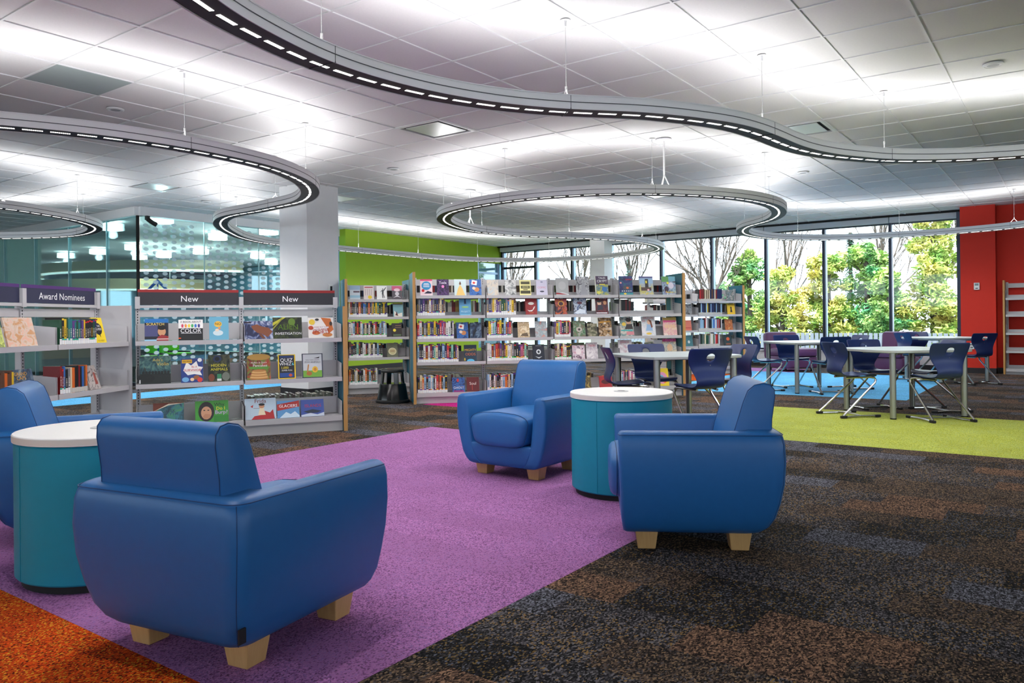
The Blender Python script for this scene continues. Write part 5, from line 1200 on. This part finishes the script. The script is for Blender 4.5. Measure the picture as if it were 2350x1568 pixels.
def bare_tree(x, y, h, lab, seed, spread=1.0, nmain=8):
    rr = random.Random(seed); t = empty('bare_tree', (x, y, GZ), 0, lab, 'tree', 'bare trees outside the windows')
    mb = MB(); tw = MB()
    def grow(p, d, l, r, dep):
        pts = [p]; q = p.copy(); dd = d.copy()
        for k in range(3):
            dd = (dd+Vector((rr.gauss(0, .10), rr.gauss(0, .10), rr.gauss(.05, .05)))).normalized(); q = q+dd*l/3; pts.append(q.copy())
        (mb if dep < 2 else tw).tube(pts, max(r, .006), 6 if dep < 2 else 4)
        if dep < 4:
            for k in range(rr.choice((3, 3, 4)) if dep else nmain):
                f = rr.uniform(.35, 1); i = min(2, int(f*3)); s_ = pts[i].lerp(pts[i+1], f*3-i)
                nd = (dd+Vector((rr.gauss(0, .45*spread), rr.gauss(0, .45*spread), rr.uniform(.1, .5)))).normalized()
                grow(s_, nd, l*rr.uniform(.5, .75), r*.55, dep+1)
    grow(Vector((0, 0, 0)), Vector((rr.gauss(0, .05), 0, 1)), h*.5, .055, 0)
    mb.build('trunk', M_BARK, t, smooth=True); f = tw.build('twigs', M_BARK, t); f['kind'] = 'stuff'
clump_tree(-9.55, 27.8, 4.0, 1.15, L_GREEN, 'green evergreen at the window just right of the far shelf', 1)
clump_tree(-8.15, 27.0, 3.3, 1.15, L_GOLD, 'low gold-green evergreen through the first window right of the far shelf', 2)
clump_tree(-6.85, 27.9, 3.8, 1.15, L_GOLD, 'gold-green evergreen under the dark spruce', 4)
clump_tree(-5.75, 28.6, 4.1, 1.3, L_GREEN, 'large round green evergreen in the middle of the right windows', 3, 9000)
clump_tree(-4.75, 26.9, 3.1, 1.0, L_GREEN, 'shorter green evergreen before the last window post', 8)
clump_tree(-3.55, 27.2, 4.7, 1.3, L_GOLD, 'tall gold-green evergreen beside the red pillar', 5, 10000)
clump_tree(-2.2, 28.8, 4.4, 1.3, L_GOLD, 'evergreen partly hidden by the red pillar', 6)
clump_tree(-11.0, 29.8, 2.9, 1.2, L_GREEN, 'low evergreen behind the bare tree beside the shelf', 7)
def spruce(x, y, h, lab, seed):
    rr = random.Random(seed); t = empty('spruce_tree', (x, y, GZ), 0, lab, 'tree')
    MB().tube([(0, 0, 0), (0, 0, h)], .08, 8).build('trunk', M_BARK, t, smooth=True)
    mb = MB()
    for k in range(2600):
        f = rr.random()**.8; z = .5+f*(h-.5); rad = (1-f)*h*.24+.03
        lay = .5+.5*abs(math.sin(z*7)); a = rr.uniform(0, 6.283); d = rad*lay*math.sqrt(rr.random())
        p = Vector((d*math.cos(a), d*math.sin(a), z-d*.35)); o_ = Vector((math.cos(a), math.sin(a), -.35)).normalized(); s_ = rr.uniform(.06, .14)
        b_ = o_.cross(Vector((0, 0, 1))).normalized()
        mb.quad([p-b_*.025, p+b_*.025, p+o_*s_*1.6+b_*.012, p+o_*s_*1.6-b_*.012])
    f = mb.build('foliage', L_SPRUCE, t); f['kind'] = 'stuff'
spruce(-8.5, 39.0, 5.6, 'slim dark spruce rising behind the evergreens', 3)
spruce(-23.8, 46.0, 5.6, 'small distant spruce left of the far window post', 4)
for k, (x, y, h, lab, sp) in enumerate([(-10.5, 26.6, 6.8, 'bare many-branched tree just right of the far shelf', 1.1), (-10.9, 35.0, 8.5, 'tall thin bare tree left of the dark spruce', .8), (-6.9, 36.0, 9.0, 'bare tree right of the dark spruce', .8),
                                    (-4.4, 35.0, 9.5, 'bare tree rising above the tall evergreen by the red pillar', .9), (-20.4, 28.0, 7.0, 'bare tree at the far left window by the green wall', 1.0), (-17.6, 29.0, 6.5, 'bare tree behind the window above the first shelf bays', 1.0), (-15.6, 30.0, 6.8, 'bare tree left of the white window column', 1.0)]):
    bare_tree(x, y, h, lab, 20+k, sp, 14 if k == 0 else 9)
